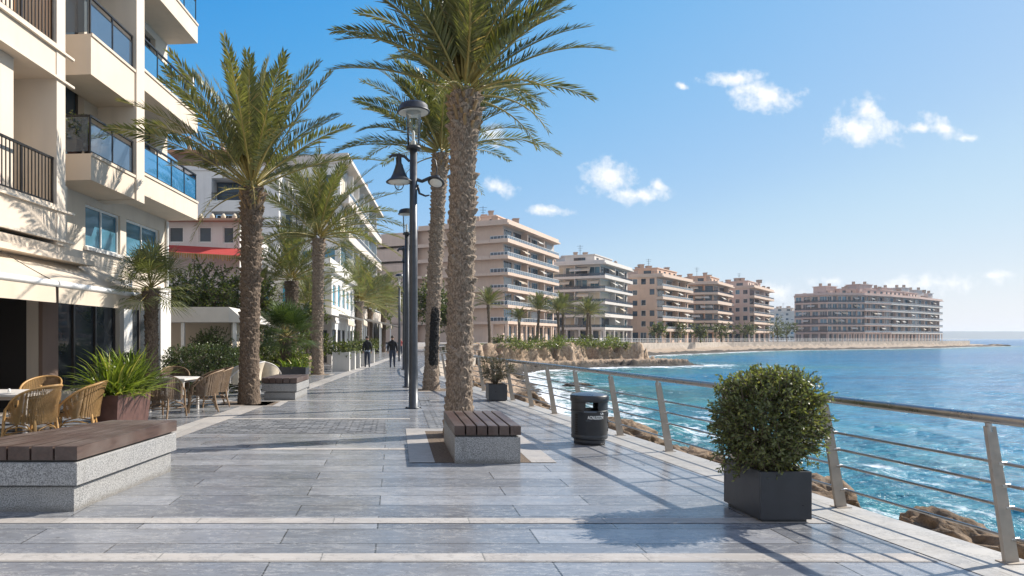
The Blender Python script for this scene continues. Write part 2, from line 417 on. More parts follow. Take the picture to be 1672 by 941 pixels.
def seamat():
    t = NT('sea_water')
    sh = t.new('ShaderNodeAttribute', attribute_name='shore').outputs['Fac']     # metres out from the shore
    dist = t.math('DIVIDE', sh, 60)
    v = t.wcoord()
    patch = t.noise(t.wcoord((.02, .05, 1)), 1, 4, .6)
    d2 = t.math('ADD', dist, t.math('MULTIPLY', t.math('SUBTRACT', patch, .5), .9))
    col = t.ramp(d2, [(0, (.09, .135, .10)), (.08, (.06, .25, .26)), (.30, (.02, .225, .37)), (1, (.004, .145, .325))])
    cat = t.noise(t.wcoord((.035, .22, 1)), 1, 7, .62); cat2 = t.noise(t.wcoord((.7, 2.4, 1)), 1, 6, .62)      # cat's paws of wind on the water
    col = t.mix(t.ramp(cat, [(.36, .7), (.56, 0)]), col, t.mix(1, col, (.45, .55, .66), 'MULTIPLY')); col = t.mix(t.ramp(cat2, [(.40, .8), (.52, 0)]), col, t.mix(1, col, (.5, .6, .7), 'MULTIPLY'))
    # foam near the rocks
    nf = t.noise(t.wcoord((.55, .3, 1)), 1, 8, .7); ng = t.noise(t.wcoord((2.2, 1.1, 1)), 1.6, 8, .75)
    thr = t.ramp(t.math('DIVIDE', sh, 16), [(0, .69), (.12, .585), (.35, .51), (.75, .41), (1, .10)])
    f = t.math('SUBTRACT', t.math('ADD', t.math('MULTIPLY', nf, .62), t.math('MULTIPLY', ng, .45)), t.math('SUBTRACT', 1.07, thr))
    foam = t.ramp(f, [(.0, 0), (.10, 1)])
    col = t.mix(foam, col, (.80, .82, .83)); t.base(col)
    t.rough(t.mix(foam, (.16,)*3, (.8,)*3))
    t.p.inputs['IOR'].default_value = 1.33; t.p.inputs['Specular IOR Level'].default_value = .10
    w1 = t.noise(t.wcoord((.9, 1.7, 1)), 1, 6, .6); w2 = t.noise(t.wcoord((.16, .42, 1)), 1, 6, .6); w3 = t.noise(t.wcoord((4, 6, 1)), 1, 3, .5)
    h = t.math('ADD', t.math('ADD', t.math('MULTIPLY', w1, .8), t.math('MULTIPLY', w2, 1.4)), t.math('MULTIPLY', w3, .10))
    t.bump(t.math('ADD', h, t.math('MULTIPLY', cat, 1.0)), .8, .6)
    return t.mat
M['sea'] = seamat()
def hillmat():
    t = NT('far_hills'); n = t.noise(t.wcoord((.002, .002, .01)), 1, 6)
    t.base(t.ramp(n, [(.3, (.05, .065, .05)), (.7, (.11, .12, .09))])); t.rough(1); return t.mat
M['hill'] = hillmat()
M['skin'] = paint('skin', (.5, .3, .21), .55)
M['jacket'] = paint('black_jacket', (.014, .014, .016), .8)
M['jeans'] = paint('navy_jeans', (.03, .04, .065), .8)
M['shirt'] = paint('pale_shirt_hem', (.35, .42, .52), .8)
M['hair'] = paint('dark_hair', (.06, .045, .035), .7)
M['red'] = paint('red_cloth', (.4, .08, .07), .8)
M['shoe'] = paint('dark_shoe', (.02, .02, .02), .6)
M['chimney'] = plaster('chimney_render', (.45, .33, .25), .15)
# ------------------------------------------------------------------ camera, sun, sky
EYE = 1.62
cam = bpy.data.objects.new('camera', bpy.data.cameras.new('camera')); COL.objects.link(cam); scene.camera = cam
cam.location = (0, 0, EYE); cam.rotation_euler = (R(90), 0, 0)
cam.data.sensor_width = 36; cam.data.lens = 1100/1672*36
cam.data.shift_x = (836-645)/1672; cam.data.shift_y = (553-470.5)/1672
cam.data.clip_start = .05; cam.data.clip_end = 30000
ELEV, AZ = R(36), math.atan2(.935, .354)          # azimuth measured from +Y towards +X
sd = Vector((math.sin(AZ)*math.cos(ELEV), math.cos(AZ)*math.cos(ELEV), math.sin(ELEV)))
sl = bpy.data.lights.new('sun', 'SUN'); sl.energy = 4.6; sl.angle = R(.53); sl.color = (1, .93, .83)
so = bpy.data.objects.new('sun', sl); COL.objects.link(so); so.rotation_euler = (-sd).to_track_quat('-Z', 'Y').to_euler()
w = bpy.data.worlds.new('World'); scene.world = w; w.use_nodes = True
nt = w.node_tree; bg = nt.nodes['Background']
class WT(NT):
    def __init__(s): s.t = nt; s.n = nt.nodes
t = WT()
sky = t.new('ShaderNodeTexSky'); sky.sky_type = 'NISHITA'; sky.sun_disc = False
sky.sun_elevation = ELEV; sky.sun_rotation = AZ; sky.altitude = 0; sky.air_density = 1.0; sky.dust_density = .3; sky.ozone_density = 1.6
tc = t.new('ShaderNodeTexCoord'); sp = t.new('ShaderNodeSeparateXYZ'); t.l(tc.outputs['Generated'], sp.inputs[0])
yy = t.math('MAXIMUM', sp.outputs['Y'], .05)
cu = t.math('DIVIDE', sp.outputs['X'], yy); cv = t.math('DIVIDE', sp.outputs['Z'], yy)
cvec = t.new('ShaderNodeCombineXYZ'); t.l(cu, cvec.inputs[0]); t.l(cv, cvec.inputs[1])
wn = t.new('ShaderNodeTexNoise'); wn.inputs['Scale'].default_value = 34; wn.inputs['Detail'].default_value = 10; wn.inputs['Roughness'].default_value = .64
t.l(cvec.outputs[0], wn.inputs['Vector'])
wn2 = t.new('ShaderNodeTexNoise'); wn2.inputs['Scale'].default_value = 9; wn2.inputs['Detail'].default_value = 4; t.l(cvec.outputs[0], wn2.inputs['Vector'])
# small fair-weather clouds: centre and half size in direction space, tilt, strength
clouds = [(.500, .385, .052, .013, 5, 1), (.553, .360, .064, .024, -8, 1), (.690, .312, .062, .026, -4, 1), (.700, .338, .030, .022, 0, 1),
          (.775, .312, .026, .009, 3, .8), (.815, .312, .036, .015, -28, .9), (.850, .297, .026, .009, 0, .8),
          (.318, .237, .044, .030, -20, 1), (.355, .213, .050, .013, 0, 1), (.392, .227, .016, .010, -30, .7), (.155, .225, .036, .016, -15, .62),
          (.235, .190, .052, .010, -4, .5), (.146, .302, .024, .018, -20, .72), (.427, .375, .012, .006, -15, .55), (.81, .082, .14, .020, 3, .42),
          (.64, .085, .05, .012, 0, .35), (.885, .094, .05, .010, 0, .4), (.55, .07, .08, .02, 0, .3)]
acc = None
for (u, v, a, b, tilt, s_) in clouds:
    mp = t.new('ShaderNodeMapping'); mp.vector_type = 'TEXTURE'
    mp.inputs['Location'].default_value = (u, v, 0); mp.inputs['Rotation'].default_value = (0, 0, R(tilt)); mp.inputs['Scale'].default_value = (a*1.06, b*1.1, 1)
    t.l(cvec.outputs[0], mp.inputs['Vector'])
    ln = t.new('ShaderNodeVectorMath'); ln.operation = 'LENGTH'; t.l(mp.outputs[0], ln.inputs[0])
    m = t.math('MULTIPLY', t.math('SUBTRACT', 1, ln.outputs['Value']), 1)
    m = t.math('MAXIMUM', m, -1)
    m = t.math('SUBTRACT', m, (1-s_)*.55)
    acc = m if acc is None else t.math('MAXIMUM', acc, m)
den = t.math('ADD', acc, t.math('ADD', t.math('MULTIPLY', t.math('SUBTRACT', wn.outputs['Fac'], .5), 2.6), t.math('MULTIPLY', t.math('SUBTRACT', wn2.outputs['Fac'], .5), 1.0)))
gate = t.ramp(t.math('ADD', acc, 1), [(.55, 0), (.95, 1)])
mask = t.math('MULTIPLY', t.ramp(den, [(.0, 0), (.95, .97)]), gate)
mask = t.math('MULTIPLY', mask, t.ramp(sp.outputs['Y'], [(.06, 0), (.12, 1)]))
shade = t.ramp(t.math('ADD', den, t.math('MULTIPLY', wn.outputs['Fac'], .5)), [(.2, (4.6, 4.85, 5.1)), (.9, (5.6, 5.6, 5.6))])
cv_ = t.new('ShaderNodeRGBCurve')                     # colour grade of the sky model: deep azure above, pale at the horizon
pts = ([(0, 0), (.8, .012), (1.37, .072), (1.9, .17), (2.5, .265), (3.62, .402), (4.6, .52), (5.6, .60), (7.53, .723), (10.2, .85), (20, 1)],
       [(0, 0), (1, .13), (2.24, .366), (3.3, .49), (5.25, .63), (6.7, .742), (9.24, .838), (10.3, .882), (20, 1)],
       [(0, 0), (1.5, .40), (3.76, .79), (5.92, .871), (7.83, .912), (10, .94), (20, 1)])
for c_, pp in zip(cv_.mapping.curves, pts):
    for (x_, y_) in pp[1:-1]: c_.points.new(x_/20, y_)
    c_.points[-1].location = (1, 1)
cv_.mapping.update()
t.l(t.mix(1, sky.outputs[0], (.05, .05, .05), 'MULTIPLY'), cv_.inputs['Color'])
SK = 1/(.12*2**.74)
graded = t.mix(1, cv_.outputs[0], (SK, SK, SK), 'MULTIPLY')
# added fill light: bright made-up cloud in the unseen sky behind the viewer
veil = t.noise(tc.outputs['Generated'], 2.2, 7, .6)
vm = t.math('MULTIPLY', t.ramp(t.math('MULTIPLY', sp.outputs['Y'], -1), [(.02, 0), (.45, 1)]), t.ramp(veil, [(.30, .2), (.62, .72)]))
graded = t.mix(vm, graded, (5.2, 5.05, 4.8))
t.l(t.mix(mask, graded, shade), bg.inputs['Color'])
bg.inputs['Strength'].default_value = .12
vs = scene.view_settings; vs.view_transform = 'Standard'; vs.look = 'None'; vs.gamma = 1; vs.use_curve_mapping = False; vs.exposure = .74
scene.cycles.max_bounces = 8; scene.cycles.transparent_max_bounces = 24; scene.cycles.use_denoising = True
scene.cycles.caustics_reflective = False; scene.cycles.caustics_refractive = False

# ------------------------------------------------------------------ promenade, land, sea
RX = lambda y: 4.96-.106*y                    # foot line of the railing
LX = lambda y: -4.39+.078*y                   # right edge of the pale band on the left
edge = [(RX(y)+.16, y) for y in (-4, 4, 10, 16, 22, 28, 31)] + [(1.95, 36), (2.9, 46), (5.3, 56), (8.4, 66)]
prom = [(-34, -4)] + edge + [(6, 76), (6, 190), (-34, 190)]
SEA = -2.0
mb = MB()
pe = [(-14, -4)] + edge + [(5, 76), (5, 190), (-14, 190)]
mb.prism(pe, -2.6, 0, 0, sides=False, bottom=False)
tag(mb.build('promenade_paving', M['paving']), kind='structure')
mb = MB()
for (a, b) in zip(edge[:-1], edge[1:]):
    mb.quad((a[0], a[1], -2.8), (b[0], b[1], -2.8), (b[0], b[1], 0), (a[0], a[1], 0))
tag(mb.build('promenade_retaining_edge', plaster('concrete_edge', (.42, .37, .31), .15)), kind='structure')
mb = MB()
for (a, b) in zip(edge[:-1], edge[1:]):
    mb.quad((a[0]-.62, a[1], .004), (a[0]+.0, a[1], .004), (b[0]+.0, b[1], .004), (b[0]-.62, b[1], .004))
tag(mb.build('promenade_edge_paving', M['pale_edge']), kind='structure')
mb = MB()
y = -4
while y < 120:
    mb.quad((LX(y)-.55, y, .005), (LX(y), y, .005), (LX(y+4), y+4, .005), (LX(y+4)-.55, y+4, .005)); y += 4
for (y0, y1, x0) in [(4.88, 5.07, None), (5.90, 6.07, None), (9.80, 9.95, None), (13.5, 13.66, None), (17.4, 17.56, None), (21.4, 21.56, None), (25.3, 25.46, None), (29.2, 29.4, None), (33.2, 33.4, None), (37, 37.2, None), (41, 41.2, None), (45, 45.2, None)]:
    xr = {9.80: .185, 13.5: .3}.get(y0, RX(y0)-.5 if y0 < 32 else 1.3)
    mb.quad((-12 if y0 < 7 else LX(y0)+.003, y0, .004), (xr, y0, .004), (xr-.0, y1, .004), (-12 if y0 < 7 else LX(y1)+.003, y1, .004))
tag(mb.build('pale_paving_bands', M['pale_band']), kind='structure')
mb = MB()
mb.quad((-3.35, 11.5, .004), (-.15, 11.5, .004), (-.2, 13.45, .004), (-3.2, 13.45, .004))
mb.quad((.62, 11.6, .004), (.95, 11.6, .004), (.95, 15.2, .004), (.62, 15.2, .004))
mb.quad((.62, 16.2, .004), (.9, 16.2, .004), (.9, 18.6, .004), (.62, 18.6, .004))
tag(mb.build('worn_paving_patches', M['setts']), kind='structure')
# tree pits: pale frame round bare soil
mb = MB(); ms = MB()
def pit(x0, x1, y0, y1, w_, fr=(1, 1, 1, 1)):
    ms.quad((x0, y0, .005), (x1, y0, .005), (x1, y1, .005), (x0, y1, .005))
    L_, R_, F_, B_ = fr
    if F_: mb.quad((x0-w_*L_, y0-w_, .007), (x1+w_*R_, y0-w_, .007), (x1+w_*R_, y0, .007), (x0-w_*L_, y0, .007))
    if B_: mb.quad((x0-w_*L_, y1, .007), (x1+w_*R_, y1, .007), (x1+w_*R_, y1+w_, .007), (x0-w_*L_, y1+w_, .007))
    if L_: mb.quad((x0-w_, y0, .007), (x0, y0, .007), (x0, y1, .007), (x0-w_, y1, .007))
    if R_: mb.quad((x1, y0, .007), (x1+w_, y0, .007), (x1+w_, y1, .007), (x1, y1, .007))
pit(.52, 1.78, 8.78, 11.75, .33, (1, 1, 0, 1))
pit(-4.35, -2.95, 16.2, 17.3, .2)
pit(.6, 1.65, 20.6, 21.8, .2); pit(-4.0, -2.95, 29.7, 30.8, .2)
tag(mb.build('tree_pit_frames', M['pale_band']), kind='structure'); tag(ms.build('tree_pit_soil', M['soil']), kind='structure')

shore = [(8.0, -60), (7.4, -10), (6.9, 2), (6.3, 8), (6.0, 14), (6.0, 20), (6.7, 28), (8.2, 37), (9.4, 46), (10.4, 55), (11.6, 64), (13, 71), (17, 77), (22, 82), (28, 85.5), (36, 88), (42, 91), (37, 96), (31, 104),
         (32, 116), (46, 134), (64, 154), (85, 174), (104, 194), (134, 213), (163, 229), (205, 255), (245, 289), (281, 313), (286, 319), (262, 338), (225, 385), (205, 470), (150, 900), (100, 3000)]
landp = shore + [(-900, 3000), (-900, -60)]
WALL = [(27.5, 104), (29, 117), (42, 137), (59, 158), (80, 180), (99, 201), (130, 221), (158, 238), (197, 263), (236, 288), (262, 307)]
wallp = [(-60, 75), (8, 75), (20, 90)] + WALL + [(236, 300), (215, 340), (190, 390), (100, 500), (-60, 500)]
def coast(name, x0, x1, nx, y0, y1, ny, far):
    xs = np.linspace(x0, x1, nx); ys = np.linspace(y0, y1, ny)
    X, Y = np.meshgrid(xs, ys, indexing='ij')
    d = sdist(landp, X, Y); dp = sdist(prom, X, Y); dw = sdist(wallp, X, Y)
    n1 = fbm(X*.22, Y*.22, 5); n2 = fbm(X*1.1, Y*1.1, 4, True); n3 = fbm(X*.6+40, Y*.6, 4, True)
    n4 = fbm(X*2.6+11, Y*2.6, 4, True)
    d = d + (n1-.5)*2.6*(1 if not far else .8)
    rise = -2.9+.9*sstep(-4, 0, d)+.55*sstep(0, 2.2, d)*(.3+1.3*n2)+.5*(n4-.55)*sstep(-1.5, .6, d)
    near = sstep(72, 60, Y)*sstep(12, 4, -dp)
    z = rise
    # the low cliff beside the cove, with eroded gullies
    dc = d-4.2+(n3-.5)*2.8+(n1-.5)*3+(fbm(X*.5+7, Y*.5, 4, True)-.6)*1.7
    cl = sstep(0, 1.9, dc)
    gul = fbm(X*.75+Y*.3, Y*.75-X*.3+60, 5, True)
    zc = -1.35+cl*2.3+(n2-.5)*.5*(1-sstep(2.2, 4, dc))+(gul-.6)*1.3*sstep(.1, .6, cl)*sstep(1.0, .55, cl)+(n4-.5)*.35*(1-sstep(1.6, 2.6, dc))
    mc = sstep(4.0, 6.5, X)*sstep(55, 64, Y)*sstep(104, 99, Y)
    z = z*(1-mc)+np.where(d > 1.2, zc, rise)*mc
    # beach rising to the sea wall, level ground behind it
    zb = -2.0+1.0*sstep(-.5, 9, d)+.25*(n1-.5)+.18*(n2-.5)+(.9*(n2-.45)+.25)*sstep(3.6, .8, np.abs(d-.4))
    zb = np.where(d < 0, rise, zb)
    zb = np.where(dw > .2, .45, zb)
    mbch = sstep(99, 104, Y)
    z = z*(1-mbch)+zb*mbch
    z = np.where((dp > -.05) & (Y < 70), -1.2, z)
    z = np.where((dp > -3) & (dp < .3) & (Y < 58), np.minimum(z, -.45), z)
    gm = mc*sstep(1.6, 2.6, dc)*(1-sstep(7.5, 10, dc)*.6)
    sand = np.clip(mbch*sstep(1.2, 3.5, d)+.25*mc*sstep(.4, 1, cl)*0, 0, 1)
    pv = np.clip(mbch*(dw > .2)+mc*sstep(7, 9, dc), 0, 1)
    wet = sstep(2.4, .2, d)*(1-.35*near)
    V = np.stack([X, Y, z], -1).reshape(-1, 3)
    o = np_mesh(name, V, grid_faces(nx, ny), M['terrain'], smooth=True, attrs=dict(sand=sand.ravel(), grass=gm.ravel(), pave=pv.ravel(), wet=wet.ravel()))
    return tag(o, kind='structure')
coast('rocky_shore', 1.4, 50, 195, -4, 106, 430, False)
coast('beach', 22, 300, 230, 102, 420, 265, True)
# inland ground behind everything, one wide sheet
mb = MB(); mb.quad((-1500, -60, -.06), (-34+.0, -60, -.06), (-34, 4000, -.06), (-1500, 4000, -.06)); mb.quad((-34, 190, -.06), (60, 190, -.06), (60, 4000, -.06), (-34, 4000, -.06))
mb.quad((-34, -60, -.06), (-13.9, -60, -.06), (-13.9, 190, -.06), (-34, 190, -.06)); mb.quad((4.5, 76, -.07), (12, 84, -.07), (24, 190, -.07), (4.5, 190, -.07))
tag(mb.build('ground', M['setts'] if False else plaster('dusty_ground', (.33, .29, .25), .15)), kind='structure')

# sea wall along the beach
mb = MB()
for a, b in zip(WALL[:-1], WALL[1:]):
    dx, dy = b[0]-a[0], b[1]-a[1]; L = math.hypot(dx, dy); nx_, ny_ = dy/L, -dx/L
    P = lambda p, o, z: (p[0]+nx_*o, p[1]+ny_*o, z)
    mb.quad(P(a, 0, -1.6), P(b, 0, -1.6), P(b, 0, .62), P(a, 0, .62)); mb.quad(P(a, 0, .62), P(b, 0, .62), P(b, -.5, .62), P(a, -.5, .62)); mb.quad(P(a, -.5, .4), P(b, -.5, .4), P(b, -.5, .62), P(a, -.5, .62))
tag(mb.build('sea_wall', plaster('sea_wall_stone', (.52, .45, .38), .25, .9, .3)), 'long low pale stone sea wall behind the far beach', 'sea wall')
# white railing on the wall: posts and rails are one pattern
rf = thing('promenade_fence', 'white metal railing running along the top of the far sea wall', 'fence', (WALL[0][0], WALL[0][1], .6))
mp_ = MB(); mr = MB()
for a, b in zip(WALL[:-1], WALL[1:]):
    L = math.hypot(b[0]-a[0], b[1]-a[1]); k = int(L/1.6)
    for i in range(k):
        x = a[0]+(b[0]-a[0])*i/k-.25; y = a[1]+(b[1]-a[1])*i/k+.2
        mp_.box(x-.03, x+.03, y-.03, y+.03, .62, 1.62)
    for z in (1.6, 1.25, .95): mr.tube([(a[0]-.25, a[1]+.2, z), (b[0]-.25, b[1]+.2, z)], .028, 4, 0, False)
tag(wpart(mp_, 'post', M['frame_white'], rf), kind='stuff'); wpart(mr, 'rail', M['frame_white'], rf)

# sea: graded grid with real waves, then out to the horizon
def graded(a, b, s0, g):
    out = [a]; s = s0
    while out[-1] < b: out.append(out[-1]+s); s *= g
    return np.array(out)
xs = graded(3.0, 14000, .11, 1.022); ys = np.concatenate([-graded(4, 400, 1.2, 1.25)[::-1], graded(-3.8, 16000, .16, 1.0165)])
X, Y = np.meshgrid(xs, ys, indexing='ij')
dsh = -sdist(landp, X, Y)
amp = sstep(-1, 6, dsh)*.8+.2
cell = np.maximum(np.gradient(xs)[:, None], np.gradient(ys)[None, :])
Z = np.zeros(X.shape)
rs = np.random.RandomState(5)
for wl, a in ((9, .07), (6.3, .06), (4.4, .05), (3.1, .04), (2.2, .035), (1.5, .026), (1.05, .018), (.75, .012)):
    for k in range(3):
        th = R(-165)+rs.randn()*.55; kx, ky = math.cos(th)*2*math.pi/wl, math.sin(th)*2*math.pi/wl
        s = np.sin(X*kx+Y*ky+rs.rand()*6.28+2.2*vnoise(X/wl*.35+k*9, Y/wl*.35))
        Z += a*.55*(1-2*np.abs(s)**.8*.9+.4)*np.clip(1.6-3.2*cell/wl, 0, 1)*(.5+vnoise(X*.06+5, Y*.06))
Z = Z*amp*.75
V = np.stack([X, Y, SEA+Z], -1).reshape(-1, 3)
tag(np_mesh('sea', V, grid_faces(len(xs), len(ys)), M['sea'], smooth=True, attrs=dict(shore=np.clip(dsh, -5, 400).ravel())), kind='structure')
# far headland across the bay
xs = np.linspace(-1500, 7000, 160); ys = np.linspace(4300, 5600, 16)
X, Y = np.meshgrid(xs, ys, indexing='ij')
Z = -4+(50+10*fbm(X*.0012, Y*.0012, 4)+2*fbm(X*.01, Y*.01, 3))*sstep(4300, 4650, Y)
tag(np_mesh('far_hills', np.stack([X, Y, Z], -1).reshape(-1, 3), grid_faces(160, 16), M['hill']), kind='structure')
# ------------------------------------------------------------------ palms and plants
def frond(mb, base, az, el, L, droop, nl, ll, rs_, lw=.030, rr=.022, curl=0):
    n = 12; pts = []; p = Vector(base); ds = L/(n-1); tang = []
    for i in range(n):
        tt = i/(n-1)
        e = el-droop*tt**1.5; a = az+curl*tt
        T = Vector((math.cos(a)*math.cos(e), math.sin(a)*math.cos(e), math.sin(e)))
        pts.append(p.copy()); tang.append(T); p = p+T*ds
    mb.tube(pts, [rr*(1-.85*i/(n-1)) for i in range(n)], 4, 1, False)
    S0 = Vector((-math.sin(az), math.cos(az), 0)); roll = rs_.gauss(0, .35)
    for side in (-1, 1):
        for k in range(nl):
            tt = .16+.84*(k+rs_.random()*.6)/nl
            f = tt*(n-1); i = min(int(f), n-2); q = f-i
            P = pts[i].lerp(pts[i+1], q); T = tang[i].lerp(tang[i+1], q).normalized()
            S = S0.copy(); N = S.cross(T).normalized(); N = N if N.z > 0 else -N
            S = (S*math.cos(roll)+N*math.sin(roll)).normalized(); N = T.cross(S) if T.cross(S).z > 0 else S.cross(T)
            a = R(62-34*tt)+rs_.gauss(0, .09); v = R(24)+rs_.gauss(0, .16)
            D = (T*math.cos(a)+(S*side*math.cos(v)+N*math.sin(v))*math.sin(a)).normalized()
            l = ll*(.30+.70*math.sin(math.pi*min(1, tt*.86+.10)))*rs_.uniform(.82, 1.12)
            W = D.cross(N).normalized()*lw*.5
            mid = P+D*l*.45; tip = P+D*l+Vector((0, 0, -.10*l*rs_.random()))
            mb.add([tuple(P), tuple(mid+W), tuple(tip), tuple(mid-W)], [(0, 1, 2, 3)], 0)
def make_crown(seed, nf, L, el0, el1, nl, ll, droop=(.5, 1.0), lw=.03, spread=.16, dry=0, rr=.022):
    rs_ = random.Random(seed); mb = MB()
    for i in range(nf):
        f = (i+.5)/nf
        el = R(el0+(el1-el0)*f**.85)+rs_.gauss(0, .07); az = i*2.39996+rs_.gauss(0, .22)
        rb = spread*(1-.75*f); base = (math.cos(az)*rb, math.sin(az)*rb, .10+.35*f)
        frond(mb, base, az, el, L*rs_.uniform(.85, 1.1)*(1-.22*f*f), rs_.uniform(*droop)*(1-.35*f), nl, ll, rs_, lw, rr, rs_.gauss(0, .18))
    for i in range(dry*6):                           # cut stubs of old leaves under the crown
        az = i*2.39996; z = -.62+.62*i/(dry*6); q = spread*1.22; l = rs_.uniform(.10, .26); t_ = rs_.uniform(.5, 1.0)
        mb.tube([(math.cos(az)*q*.9, math.sin(az)*q*.9, z), (math.cos(az)*(q+l*.45), math.sin(az)*(q+l*.45), z+l*t_)], [.042, .026], 5, 2, True, False)
    for i in range(dry//2):                          # a few dry fronds hanging
        frond(mb, (0, 0, 0), rs_.random()*6.28, R(rs_.uniform(-5, 12)), L*.75, rs_.uniform(.9, 1.3), nl//3, ll*.7, rs_, lw*.6, rr, rs_.gauss(0, .2))
    return mb
def make_trunk(H, r0, r1, rt, lean, seed, nth, nz, cw=.15, ch=.115, depth=.045, burn=None):
    """trunk wrapped in old leaf bases: a lattice of overlapping scales"""
    rs_ = np.random.RandomState(seed)
    th = np.linspace(0, 2*np.pi, nth, endpoint=False); z = np.linspace(0, H, nz)
    Zg, Th = np.meshgrid(z, th, indexing='ij')
    f = Zg/H
    rad = r1+(r0-r1)*np.exp(-Zg/.45)+(rt-r1)*sstep(.78, 1.0, f)
    rad = rad*(1+.025*(fbm(Zg*.9+seed, Th*0+seed*3.1, 3)-.5)*2)
    nc = max(6, int(round(2*math.pi*r1/cw)))
    jit = rs_.rand(400, 64, 2)-.5; hgt = rs_.rand(400, 64)
    best = np.full(Zg.shape, 9.); sec = best.copy(); lv = np.zeros(Zg.shape); hid = np.zeros(Zg.shape)
    ri = np.floor(Zg/ch).astype(int)
    Zw = Zg+.055*(fbm(Th*2.5+seed, Zg*6, 3)-.5); Tw = Th+.22*(fbm(Th*3.2+9, Zg*5, 3)-.5)
    for dr in (-1, 0, 1, 2):
        r_ = ri+dr
        for dc in (-1, 0, 1):
            c_ = np.floor(Tw/(2*np.pi)*nc-.5*(r_ % 2)).astype(int)+dc
            cm = np.mod(c_, nc); rr_ = np.mod(r_, 400)
            ct = (c_+.5+.5*(r_ % 2)+jit[rr_, cm, 0]*.5)*2*np.pi/nc; cz = (r_+.5+jit[rr_, cm, 1]*.55)*ch
            du = (Tw-ct); du = (du+np.pi) % (2*np.pi)-np.pi
            au = np.abs(du*nc/(2*np.pi)); av = np.abs((Zw-cz)/ch*.80); dd = (au**1.35+av**1.35)**(1/1.35)
            m = dd < best
            sec = np.where(m, best, np.minimum(sec, dd)); lv = np.where(m, (Zg-cz)/ch, lv); hid = np.where(m, hgt[rr_, cm], hid); best = np.where(m, dd, best)
    gap = np.clip((sec-best)/.30, 0, 1)
    h = depth*(.5+.5*sstep(.12, .6, f))*(gap**.75)*(.12+.98*np.clip(lv*.95+.5, 0, 1.15)**1.4)*(.25+1.25*hid)+.030*(fbm(Th*7, Zg*13, 4)-.5)
    h = h*(1-.55*np.exp(-Zg/.25))*(1+.55*sstep(.82, 1, f))
    rr2 = rad+h
    cx = lean[0]*f**1.3; cy = lean[1]*f**1.3
    V = np.stack([cx+rr2*np.cos(Th), cy+rr2*np.sin(Th), Zg], -1).reshape(-1, 3)
    attrs = dict(cell=np.clip(hid*.75+.25*fbm(Th*2, Zg*1.5, 3), 0, 1).ravel())
    if burn is not None:
        az, z0, z1, wd = burn
        dth = np.abs((Th-az+np.pi) % (2*np.pi)-np.pi)
        attrs['burn'] = (sstep(wd, wd*.45, dth)*sstep(z0-.15, z0+.2, Zg)*sstep(z1+.5, z1-.6, Zg)).ravel()
    return V, grid_faces(nz, nth, True), attrs
def palm(name, label, x, y, H, r0, r1, rt, lean, seed, crown, mats, res=(64, 260), tm='trunk', group='date palms along the promenade', burn=None, rz=0, z=0, cell=(.155, .125, .060), cs=1):
    root = thing(name, label, 'palm tree', (x, y, z), 0, group)
    V, F, at = make_trunk(H, r0, r1, rt, lean, seed, res[0], res[1], cell[0], cell[1], cell[2], burn)
    np_mesh('trunk', V, F, M[tm], root, smooth=True, attrs=at)
    if isinstance(crown, MB): c = crown.build('crown', mats, root)
    else: c = link('crown', crown, root)
    c.location = (lean[0], lean[1], H-.06); c.rotation_euler = (0, 0, rz); c.scale = (cs, cs, cs)
    return root
FM = [M['frond'], M['rachis'], M['rachis_dry']]
cr_front = make_crown(11, 60, 2.35, 24, 87, 66, .42, (.5, 1.05), .035, .17, 8, .026)
palm('palm_tree', 'tallest nearest date palm with thick scaly trunk behind the slatted bench', 1.07, 11.3, 5.75, .27, .20, .225, (.10, .05), 3, cr_front, FM, (120, 560), 'trunk', rz=.4)
cr_back = make_crown(23, 54, 3.4, 10, 86, 66, .50, (.6, 1.15), .038, .17, 5, .028)
palm('palm_tree', 'date palm with a scorched black trunk beside the lamp post', 1.14, 21.3, 7.45, .28, .205, .235, (.30, 0), 5, cr_back, [M['frond'], M['rachis'], M['rachis_dry']], (96, 520), 'trunk_burnt', burn=(R(-70), .75, 2.6, 1.15), rz=1.1)
cr_left = make_crown(31, 46, 3.4, 22, 88, 70, .46, (.35, .8), .037, .18, 9, .028)
palm('palm_tree', 'feathery upright date palm standing in front of the balconies and second bench', -3.63, 16.75, 5.35, .29, .225, .255, (.08, 0), 8, cr_left, FM, (110, 460), 'trunk_dark', rz=0)
cr_mid = make_crown(44, 60, 4.3, -14, 86, 50, .58, (.6, 1.2), .042, .18, 4, .03)
palm('palm_tree', 'date palm with arching fronds on the left past the second bench', -3.49, 30.3, 6.1, .31, .235, .27, (.05, 0), 13, cr_mid, FM, (64, 300), 'trunk', rz=.2)
cr_small = make_crown(52, 46, 3.5, -5, 86, 42, .55, (.5, 1.1), .045, .18, 3, .03)
p3 = palm('palm_tree', 'short thick date palm behind the dark fan-leaved palm', -5.3, 34.5, 4.55, .33, .29, .33, (0, 0), 17, cr_small, [M['frond_pale'], M['rachis'], M['rachis_dry']], (48, 160), 'trunk_dark', rz=2)
me_small = p3.children[1].data if p3.children[1].name.startswith('crown') else p3.children[0].data
palm('palm_tree', 'far date palm on the left edge beside the walking people', -2.9, 54, 4.6, .36, .30, .32, (.05, 0), 19, me_small, None, (40, 130), 'trunk', rz=1, cs=1.15)
palm('palm_tree', 'distant slimmer palm just beyond the one beside the walking people', -2.7, 71, 4.7, .34, .26, .28, (.1, 0), 21, me_small, None, (32, 110), 'trunk_dark', rz=2.3, cs=1.2)
palm('palm_tree', 'distant palm with a dark trunk between the walking people', -1.45, 80, 5.6, .36, .3, .32, (.15, 0), 23, me_small, None, (32, 110), 'trunk_dark', rz=3.9, cs=1.25)
palm('palm_tree', 'farthest small palm in the row, nearest the line of lamp posts', -1.9, 98, 5.6, .36, .3, .32, (.15, 0), 24, me_small, None, (24, 90), 'trunk_dark', rz=5.2, cs=1.4)
